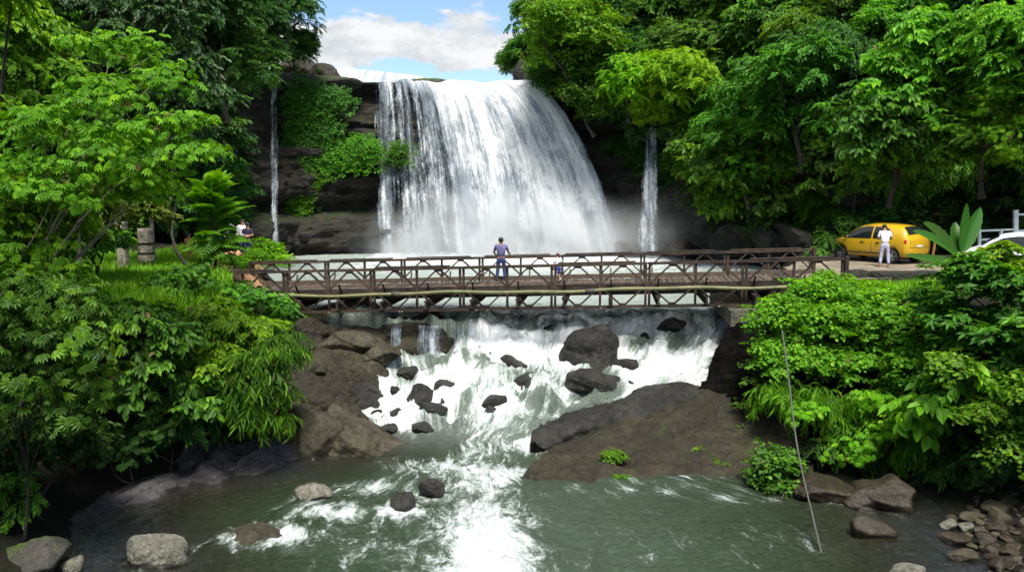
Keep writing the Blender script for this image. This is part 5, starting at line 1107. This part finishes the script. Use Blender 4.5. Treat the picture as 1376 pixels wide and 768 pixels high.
def section(c):
    _, zb, w_, zt, zr, wr = c
    p = np.array([(0, zb), (.84 * w_, zb), (.965 * w_, zb + .12), (w_, zb + (zt - zb) * .55), (.985 * w_, zt), (w_ + (wr - w_) * .42, zt + (zr - zt) * .5), (wr + .02, zr - min(.07, .3 * (zr - zt))), (wr * .82, zr), (wr * .4, zr + .025), (0, zr + .032)])
    for _ in range(2): p = np.concatenate([p[:1], np.stack([.75 * p[:-1] + .25 * p[1:], .25 * p[:-1] + .75 * p[1:]], 1).reshape(-1, 2), p[-1:]])
    return p
SEC = np.array([section(c) for c in _cs])
def car(name, label, paintm, loc, rz, group):
    t = thing(name, label, 'car', loc, rz, group); ns = SEC.shape[1]
    full = np.concatenate([SEC, SEC[:, -2:0:-1] * np.array([-1, 1])], 1); nf = full.shape[1]
    V = np.concatenate([np.broadcast_to(_cx[:, None, None], (150, nf, 1)), full], 2).reshape(-1, 3).copy(); WC = [(1.17, .29), (-1.22, .29)]
    i, j = np.meshgrid(np.arange(149), np.arange(nf), indexing='ij'); i = i.ravel(); j = j.ravel(); F = np.stack([i * nf + j, (i + 1) * nf + j, (i + 1) * nf + (j + 1) % nf, i * nf + (j + 1) % nf], 1)
    dark = np.zeros(len(V), bool)
    for x, z in WC:
        d = (np.hypot(V[:, 0] - x, V[:, 2] - z) < .355) & (np.abs(V[:, 1]) > .4); V[d, 1] *= .80; dark |= d
    me = np_mesh('body', V, [F, np.array([[0, k, k + 1] for k in range(1, nf - 1)]), np.array([[149 * nf, 149 * nf + k + 1, 149 * nf + k] for k in range(1, nf - 1)])], smooth=True)
    me.materials.append(paintm); me.materials.append(BLK); mi = np.zeros(len(me.polygons), np.int32); mi[:len(F)] = dark[F].all(1); me.polygons.foreach_set('material_index', mi)
    link('body', me, None, t)
    def ys(x, z):
        k = int(np.clip(round((x + 1.88) / 3.71 * 149), 0, 149)); s = SEC[k]; h = len(s) * 4 // 10; q = s[h:-6]; return float(np.interp(z, q[:, 1], q[:, 0]))
    def zt(x, y):
        k = int(np.clip(round((x + 1.88) / 3.71 * 149), 0, 149)); s = SEC[k]; h = len(s) * 5 // 10; q = s[h:][::-1]; return float(np.interp(abs(y), q[:, 0], q[:, 1]))
    bel, roof = _cs[:, 3], _cs[:, 4]
    for sgn in (1, -1):
        for x0, x1 in ((-.30, .84), (-1.22, -.37)):
            G = []
            for x in np.linspace(x0, x1, 22):
                lo, hi = np.interp(x, _cx, bel) + .035, np.interp(x, _cx, roof) - .10
                if x < -.8: hi -= .22 * ((-.8 - x) / .42) ** 2; lo += .10 * ((-.8 - x) / .42) ** 3
                hi = max(hi, lo + .02)
                for z in np.linspace(lo, hi, 7): G.append((x, sgn * (ys(x, z) + .006), z))
            link('window', np_mesh('window', G, grid_faces(22, 7), smooth=True), GLASS, t)
        wm = MB().ball((.86, sgn * .90, .99), (.07, .09, .06)); link('mirror', wm.mesh('mirror', True), BLK, t)
        for x in (.10, -.62): link('door_handle', MB().box((x, sgn * (ys(x, .82) + .012), .80), (.16, .03, .035)).mesh('handle'), BLK, t)
        link('tail_light', MB().ball((-1.765, sgn * .70, .86), (.07, .10, .145)).mesh('tail_light', True), RED, t)
        link('headlight', MB().ball((1.62, sgn * .58, .70), (.16, .12, .10)).mesh('headlight', True), LAMP, t)
        sp = MB(); sp.beam((-.86, sgn * .842, .37), (.80, sgn * .842, .37), .02, .04); link('side_moulding', sp.mesh('moulding'), BLK, t)
        sm = MB()
        for x in (-.335, .83): sm.beam((x, sgn * (ys(x, .86) + .002), .86), (x, sgn * .838, .42), .012, .008, (1, 0, 0))
        link('door_seam', sm.mesh('seam'), BLK, t)
        for x, z in WC:
            wv = bpy.data.objects.new('wheel', None); COL.objects.link(wv); wv.parent = t; wv.location = (x, sgn * .73, z)
            a = np.linspace(0, 2 * math.pi, 33); tm = MB(); prof = [(.19, -.09), (.26, -.095), (.285, -.06), (.287, 0), (.285, .06), (.26, .095), (.19, .09)]
            TV = np.array([[(r_ * math.cos(q), y, r_ * math.sin(q)) for r_, y in prof] for q in a]); tm.add(TV.reshape(-1, 3), grid_faces(33, 7)); link('tyre', tm.mesh('tyre', True), TYRE, wv)
            rm = MB(); rm.tube([(0, sgn * .03, 0), (0, sgn * .045, 0)], [.19, .19], 28)
            link('brake_disc', rm.mesh('disc'), BLK, wv)
            rm = MB(); ring = np.array([[(r_ * math.cos(q), sgn * y, r_ * math.sin(q)) for r_, y in ((.20, .085), (.17, .085), (.165, .05))] for q in a]); rm.add(ring.reshape(-1, 3), grid_faces(33, 3))
            for k in range(6): q = k * math.pi / 3; rm.beam((.03 * math.cos(q), sgn * .075, .03 * math.sin(q)), (.185 * math.cos(q), sgn * .082, .185 * math.sin(q)), .05, .02, (0, 1, 0))
            rm.ball((0, sgn * .08, 0), (.05, .02, .05)); link('rim', rm.mesh('rim'), RIM, wv)
    for nm, xa, xb, yw in (('rear_window', -1.79, -1.54, .86), ('windscreen', .46, 1.0, .86)):
        G = []
        for x in np.linspace(xa, xb, 14):
            wr = np.interp(x, _cx, _cs[:, 5]) * yw
            for y in np.linspace(-wr, wr, 13): G.append((x + (-.02 if xa < 0 else .008), y, zt(x, y) + .010))
        link(nm, np_mesh(nm, G, grid_faces(14, 13), smooth=True), GLASS, t)
    link('number_plate', MB().box((-1.892, 0, .70), (.012, .34, .08)).mesh('plate'), PLATE, t)
    link('bumper_strip', MB().box((-1.84, 0, .47), (.06, 1.2, .03)).mesh('strip'), BLK, t)
    hs = MB(); hs.box((-1.868, 0, .645), (.03, 1.12, .014)); hs.box((-1.85, .565, .80), (.06, .012, .31)); hs.box((-1.85, -.565, .80), (.06, .012, .31)); link('hatch_seam', hs.mesh('hatch_seam'), BLK, t)
    link('rear_wiper', MB().beam((-1.815, 0, 1.07), (-1.735, .30, 1.20), .02, .02).mesh('rear_wiper'), BLK, t)
    link('underbody', MB().box((0, 0, .30), (3.0, 1.25, .16)).mesh('underbody'), BLK, t)
    return t
def gzz(x, y): return float(ground_z(np.array(x), np.array(y)))
rzc = math.atan2(1.95, -1.12); cc = np.array([15.75, 34.2]) + np.array([math.cos(rzc), math.sin(rzc)]) * 1.22 + np.array([math.sin(rzc), -math.cos(rzc)]) * .70
print('road z', at(1200, 352.5, 34.2)[2], gzz(15.75, 34.2), 'path z', at(333, 349, 36)[2])
car('parked_car', 'yellow hatchback parked by the right end of the bridge', paint('yellow_car_paint', (.54, .325, .012)), (cc[0], cc[1], gzz(cc[0], cc[1]) + .03), rzc, 'parked cars').scale = (1.05, 1.05, 1.05)
wc = at(1362, 345, 29.0); car('parked_car', 'white car half hidden behind the bushes at the right edge', paint('white_car_paint', (.75, .77, .8)), (wc[0], wc[1], gzz(wc[0], wc[1]) + .10), R(150), 'parked cars')
pk = at(1252, 345, 33.6); o = link('plank', MB().beam((0, 0, .02), (.25, .25, 1.15), .16, .03, (1, 0, 0)).mesh('plank'), simple('raw_wood', (.32, .15, .06), .8), None, (pk[0], pk[1], gzz(pk[0], pk[1]) + .05)); tag(o, 'reddish brown plank leaning by the rear of the yellow car', 'plank')
# ------------------------------------------------------------------ white fence, posts, stump, rope
WPAINT = simple('pale_blue_white_paint', (.62, .70, .72), .5, nscale=4, namt=.15)
def fence():
    b = gz(at(1340, 340, 34)); t = thing('white_fence', 'pale white metal railing with a tall post at the right edge', 'fence', b)
    def q(px, py): return at(px, py, 34) - b
    for px, py in ((1316, 308), (1345, 308), (1365, 282), (1400, 284)): link('post', MB().beam(q(px, 352), q(px, py), .16 if px == 1365 else .09, .12, (0, 1, 0)).mesh('post'), WPAINT, t)
    for a, b_ in (((1316, 310), (1365, 308)), ((1316, 322), (1365, 320)), ((1365, 288), (1400, 288)), ((1365, 310), (1400, 309))): link('rail', MB().beam(q(*a), q(*b_), .08, .08).mesh('rail'), WPAINT, t)
fence()
STN = simple('old_grey_stone', (.24, .21, .16), .9, nscale=3, namt=.6, bump=.04, col2=(.09, .08, .055))
def post(label, name, px, py0, py1, Y, w, round_=False):
    b = at(px, py1, Y); h = at(px, py0, Y)[2] - b[2]; t = thing(name, label, 'post', b, 0, 'old gate posts in the grass'); m = MB()
    if round_:
        k = np.linspace(0, 1, 9); m.tube(np.stack([0 * k, 0 * k, h * k - .1], 1), w * (1.05 - .12 * k), 16); link('shaft', m.mesh('shaft', True), STN, t)
        for z in (.22, .5): link('band', MB().tube([(0, 0, h * z - .04), (0, 0, h * z + .04)], w * 1.06, 16).mesh('band', True), DARKST, t)
    else:
        m.box((0, 0, h / 2 - .1), (w, w, h + .2)); link('shaft', m.mesh('shaft'), STN, t); link('cap', MB().box((0, 0, h + .03), (w * 1.1, w * 1.1, .06)).mesh('cap'), STN, t)
post('square weathered grey gate post in the grass', 'gate_post', 166, 300, 352, 31, .30); post('thick round stone pillar with dark bands in the grass', 'stone_pillar', 197, 303, 350, 32, .30, True); post('thin tall grey post behind the round stone pillar', 'gate_post', 206, 268, 348, 33, .12)
def stump():
    b = gz(at(108, 362, 25)); t = thing('dead_stump', 'thin dead tree pole with three bare stubs in the grass', 'dead tree', b); tp = at(104, 276, 25) - b
    m = MB(); k = np.linspace(0, 1, 8)[:, None]; m.tube(tp * k + np.array([0, 0, -.1]) * (1 - k), .07 - .02 * k[:, 0], 8)
    link('trunk', m.mesh('trunk', True), PALEBARK, t)
    for px, py in ((90, 268), (120, 266), (98, 258)): link('branch', MB().tube([tp * .97, (tp + at(px, py + 4, 25) - b) / 2, at(px, py, 25) - b], [.04, .03, .012], 6).mesh('branch', True), PALEBARK, t)
stump()
k = np.linspace(0, 1, 30)[:, None]; ra, rb = at(1051, 444, 20.3), onz(1106, 756, -.1); pts = ra + (rb - ra) * k - np.array([0.10, .0, .45]) * (k * (1 - k) * 4) * .5 + np.array([.02, 0, 0]) * np.sin(k * 9)
rb0 = pts[-1].copy(); o = link('rope', MB().tube(pts - rb0, .019, 8).mesh('rope', True), simple('grey_rope', (.085, .082, .075), .9, nscale=40, namt=.5), None, rb0); tag(o, 'long grey rope hanging from the creeper mound into the pool', 'rope')
st = [q for q in COL.objects if q.get('label', '').startswith('large dark tree with a bare pale branch')][0]
bb = np.array([at(258, 58, 41), at(275, 76, 40.5), at(288, 92, 40.2), at(303, 108, 40)]); bo = link('bare_branch', MB().tube(bb, [.10, .085, .07, .03], 7).mesh('bare_branch', True), PALEBARK)
mw = Matrix.Translation(st.location) @ st.rotation_euler.to_matrix().to_4x4() @ Matrix.Diagonal((*st.scale, 1)); bo.parent = st; bo.matrix_parent_inverse = mw.inverted()
# ------------------------------------------------------------------ people
def skin(name, V, E, rad, root=0, sub=1):
    me = bpy.data.meshes.new(name); me.from_pydata([tuple(map(float, v)) for v in V], E, []); o = bpy.data.objects.new(name, me); COL.objects.link(o)
    md = o.modifiers.new('skin', 'SKIN'); md.use_smooth_shade = True
    for i, r_ in enumerate(rad):
        sv = me.skin_vertices[0].data[i]; sv.radius = (r_, r_) if np.isscalar(r_) else r_; sv.use_root = i == root
    if sub: s = o.modifiers.new('sub', 'SUBSURF'); s.levels = s.render_levels = sub
    bpy.context.view_layer.update(); dg = bpy.context.evaluated_depsgraph_get(); m2 = bpy.data.meshes.new_from_object(o.evaluated_get(dg)); bpy.data.objects.remove(o); bpy.data.meshes.remove(me)
    m2.materials.clear(); return m2
def join_into(me, mb):
    bm = bmesh.new(); bm.from_mesh(me); V = np.concatenate(mb.V); vs = [bm.verts.new(v) for v in V]
    for L in mb.Q + mb.T:
        for f in L:
            if len(set(f)) == len(f): 
                try: bm.faces.new([vs[i] for i in f])
                except ValueError: pass
    for f in bm.faces: f.smooth = True
    bm.to_mesh(me); bm.free(); return me
SKINS = {'brown': simple('brown_skin', (.27, .13, .075), .55, nscale=10, namt=.1), 'tan': simple('tan_skin', (.45, .24, .15), .55, nscale=10, namt=.1)}
HAIR = simple('black_hair', (.012, .010, .009), .6); EYE = simple('dark_eye', (.02, .015, .012), .3)
CLO = {k: simple(k + '_cloth', c, .85, nscale=7, namt=.25, bump=.02) for k, c in dict(periwinkle=(.11, .105, .23), jeans=(.022, .04, .12), white=(.80, .78, .82), lilac_grey=(.42, .42, .55), navy=(.018, .02, .045), blue=(.03, .05, .30), orange=(.62, .22, .10), yellow=(.5, .4, .06)).items()}
CLO['black_leather'] = simple('black_leather', (.02, .02, .02), .5); CLO['auburn'] = simple('auburn_hair', (.10, .022, .014), .6)
def person(label, loc, rz, shirt, trousers, H=1.68, hair=HAIR, sk='brown', arms=None, legs=None, lean=(0, 0), head=(0, 0), sleeve='short', leglen='long', cap=False, shoes='black_leather', bulk=1.):
    """local +Y is forward. arms: [(elbow, wrist)] left, right; legs: [(knee, ankle)] left, right"""
    s = H / 1.70; t = thing('person', label, 'person', loc, rz, 'people'); A = lambda *v: np.array(v, float)
    lx, ly = lean; pel = A(0, 0, .93); w1 = A(lx * .35, ly * .35, 1.08); ch = A(lx * .8, ly * .8, 1.28); nk = A(lx * 1.05, ly * 1.05 + .01, 1.43)
    hb = nk + A(head[0] * .5, head[1] * .5 + .015, .09); ht = hb + A(head[0], head[1], .115)
    shl = [ch + A(sg * .185, 0, .10) for sg in (-1, 1)]; arms = arms or [(A(-.25, -.02, 1.10), A(-.24, .08, .86)), (A(.25, -.02, 1.10), A(.24, .08, .86))]
    hip = [A(sg * .095, 0, .88) for sg in (-1, 1)]; legs = legs or [(A(-.11, .02, .49), A(-.115, -.02, .08)), (A(.11, .02, .49), A(.115, -.02, .08))]
    arms = [(np.array(a, float), np.array(b, float)) for a, b in arms]; legs = [(np.array(a, float), np.array(b, float)) for a, b in legs]
    V = [pel, w1, ch, nk, hb, ht]; E = [(0, 1), (1, 2), (2, 3), (3, 4), (4, 5)]; rd = [.115, .105, .115, .052, .078, .082]
    for i in (0, 1):
        n = len(V); e, wr_ = arms[i]; d = unit(wr_ - e); V += [shl[i], e, wr_, wr_ + d * .08]; E += [(2, n), (n, n + 1), (n + 1, n + 2), (n + 2, n + 3)]; rd += [.062, .042, .027, (.036, .02)]
    for i in (0, 1):
        n = len(V); k_, a_ = legs[i]; V += [hip[i], k_, a_, a_ + A(0, .13, -.045)]; E += [(0, n), (n, n + 1), (n + 1, n + 2), (n + 2, n + 3)]; rd += [.088, .058, .038, .036]
    V = [v * s for v in V]; rd = [tuple(q * s for q in r_) if not np.isscalar(r_) else r_ * s for r_ in rd]
    me = skin('body', V, E, rd); mb = MB()
    hc = (hb + ht) / 2 * s; fwd = unit(A(0, 1, 0) + A(head[0] * 2, 0, -max(0, head[1]) * 4))
    mb.ball(hc + fwd * .098 * s + A(0, 0, -.012) * s, (.014 * s, .022 * s, .022 * s), 8, 6)
    for sg in (-1, 1): mb.ball(hc + A(sg * .083, -.005, -.005) * s, (.012 * s, .024 * s, .034 * s), 8, 6)
    for i in (0, 1):
        e, wr_ = arms[i]; d = unit(wr_ - e); sd_ = unit(np.cross(d, A(.3, .2, 1))); kn = wr_ + d * .095; dn = unit(np.cross(sd_, d))
        for q, L in zip((-1.5, -.5, .5, 1.5), (.062, .075, .070, .055)):
            a = kn + sd_ * q * .019; b_ = a + d * L * .55; c_ = b_ + unit(d - dn * .55) * L * .5; mb.tube(np.array([a - d * .03, a, b_, c_]) * s, np.array([.0095, .0095, .009, .0065]) * s, 6)
        a = wr_ + d * .035 + sd_ * .028; mb.tube(np.array([a - d * .02, a + sd_ * .022 + d * .028, a + sd_ * .030 + d * .062]) * s, np.array([.011, .0105, .007]) * s, 6)
    body = link('body', join_into(me, mb), SKINS[sk], t)
    em = MB(); [em.ball(hc + A(sg * .034, 0, .012) * s + fwd * .088 * s, .011 * s, 8, 6) for sg in (-1, 1)]; link('eye', em.mesh('eyes', True), EYE, t) if False else [link('eye', MB().ball(hc + A(sg * .034, 0, .012) * s + fwd * .086 * s, .011 * s, 8, 6).mesh('eye', True), EYE, t) for sg in (-1, 1)]
    link('mouth', MB().ball(hc + A(0, 0, -.048) * s + fwd * .088 * s, (.024 * s, .008 * s, .006 * s), 8, 6).mesh('mouth', True), simple('lips', (.25, .09, .07), .5), t)
    hm = MB(); hm.ball(hc + A(0, -.016, .040) * s - fwd * .006 * s, (.096 * s, .108 * s, .092 * s), 16, 10); link('hair', hm.mesh('hair', True), hair, t)
    if cap:
        cm = MB(); cm.ball(hc + A(0, -.004, .062) * s, (.104 * s, .115 * s, .072 * s), 16, 10); cm.ball(hc + A(0, .115, .055) * s, (.075 * s, .08 * s, .014 * s), 12, 6); link('cap', cm.mesh('cap', True), CLO['navy'], t)
    # shirt
    f = .55 if sleeve == 'short' else .97
    Vs = [pel + A(0, 0, -.03), w1, ch, nk + A(0, 0, -.035)]; Es = [(0, 1), (1, 2), (2, 3)]; rs_ = [(.155 * bulk, .125), (.148 * bulk, .125), (.145, .125), .062]
    for i in (0, 1):
        n = len(Vs); e, wr_ = arms[i]; Vs += [shl[i] + A(0, 0, -.005), shl[i] + (e - shl[i]) * (.95 if f > .9 else .80)]; Es += [(2, n), (n, n + 1)]; rs_ += [.078, .062]
        if f > .9: Vs += [e + (wr_ - e) * .9]; Es += [(n + 1, n + 2)]; rs_ += [.042]
    link('shirt', skin('shirt', [v * s for v in Vs], Es, [tuple(q * s for q in r_) if not np.isscalar(r_) else r_ * s for r_ in rs_]), CLO[shirt], t)
    Vt = [pel + A(0, 0, .07), pel + A(0, 0, -.02)]; Et = [(0, 1)]; rt = [(.135, .115), (.145, .12)]
    for i in (0, 1):
        k_, a_ = legs[i]; n = len(Vt); Vt += [hip[i] + A(0, 0, -.06), k_]; Et += [(1, n), (n, n + 1)]; rt += [.102, .076]
        if leglen == 'long': Vt += [a_ + (k_ - a_) * .04]; Et += [(n + 1, n + 2)]; rt += [.062]
    link('trousers', skin('trousers', [v * s for v in Vt], Et, [tuple(q * s for q in r_) if not np.isscalar(r_) else r_ * s for r_ in rt]), CLO[trousers], t)
    for i in (0, 1):
        a_ = legs[i][1]; sm = MB(); sm.ball((a_ + A(0, .065, -.045)) * s, (.048 * s, .135 * s, .042 * s), 12, 8); link('shoe', sm.mesh('shoe', True), CLO[shoes], t)
    return t
def ondeck(px, v):
    for u in np.linspace(0, LB_, 2000):
        p = bp(u, v, DECK)
        if project(p)[0] >= px: return p
dk = ondeck(673, 3.35)
person('man in a periwinkle blue shirt and jeans on the bridge, back turned, watching the fall', dk, R(2), 'periwinkle', 'jeans', 1.66, arms=[((-.27, .05, 1.12), (-.17, .26, 1.0)), ((.29, .05, 1.13), (.36, .30, .98))], legs=[((-.12, .02, .49), (-.16, -.02, .08)), ((.12, .02, .49), (.17, -.02, .08))], bulk=1.08)
dk = ondeck(749, 2.5)
person('small child with reddish hair, white top and blue shorts on the bridge', dk, R(15), 'white', 'blue', 1.08, hair=CLO['auburn'], sk='tan', leglen='short', head=(0, .03))
gp_ = lambda px, py, Y: (lambda p: np.array([p[0], p[1], gzz(p[0], p[1]) + .05]))(at(px, py, Y))
person('person in a navy shirt and jeans with folded arms, standing on the path', gp_(334, 350, 36.0), R(172), 'navy', 'jeans', 1.66, sk='tan', cap=True, arms=[((-.27, .06, 1.12), (.06, .20, 1.13)), ((.27, .06, 1.12), (-.05, .22, 1.09))], bulk=1.1)
person('person in white top and jeans half hidden behind the white flowers', gp_(328, 350, 36.8), R(190), 'white', 'jeans', 1.6, sk='tan')
person('person in an orange top seen behind the feathery sapling', gp_(255, 348, 34.5), R(160), 'orange', 'yellow', 1.45, sk='brown')
wp = at(1188, 357, 32.9); person('hunched man in a white shirt with bowed head at the side of the yellow car', np.array([wp[0], wp[1], gzz(wp[0], wp[1]) + .04]), R(-12), 'white', 'lilac_grey', 1.68, arms=[((-.26, .10, 1.10), (-.16, .36, 1.10)), ((.27, .12, 1.12), (.18, .36, 1.12))], legs=[((-.13, .03, .49), (-.16, 0, .08)), ((.12, .02, .49), (.17, -.02, .08))], lean=(0, .14), head=(0, .10), shoes='orange', bulk=1.15)
# ------------------------------------------------------------------ spray mist at the foot of the falls
def mist(c, r, dens):
    t = NT('spray_mist'); tc = t.n('TexCoord').outputs['Object']; L = t.n('VectorMath', {0: tc}, operation='LENGTH').outputs['Value']
    f = t.mapr(L, 1.0, .15); nz = t.noise(t.pos(), .32, 3, .6); d = t.math('MULTIPLY', t.math('MULTIPLY', f, t.mapr(nz, .36, .64, .12, 1.)), dens)
    m = t.done(None, t.n('VolumePrincipled', {'Color': (.93, .95, .97), 'Density': d, 'Anisotropy': .2}))
    o = link('mist', MB().ball((0, 0, 0), 1, 28, 16).mesh('mist'), m, None, c); o.scale = r; return tag(o, 'white spray mist at the foot of the falls', kind='stuff')
mist((-.5, 57.3, 3.6), (11.5, 3.4, 5.0), 1.3)
mist((9.5, 54.5, 4.2), (6.5, 3.5, 3.4), .10)
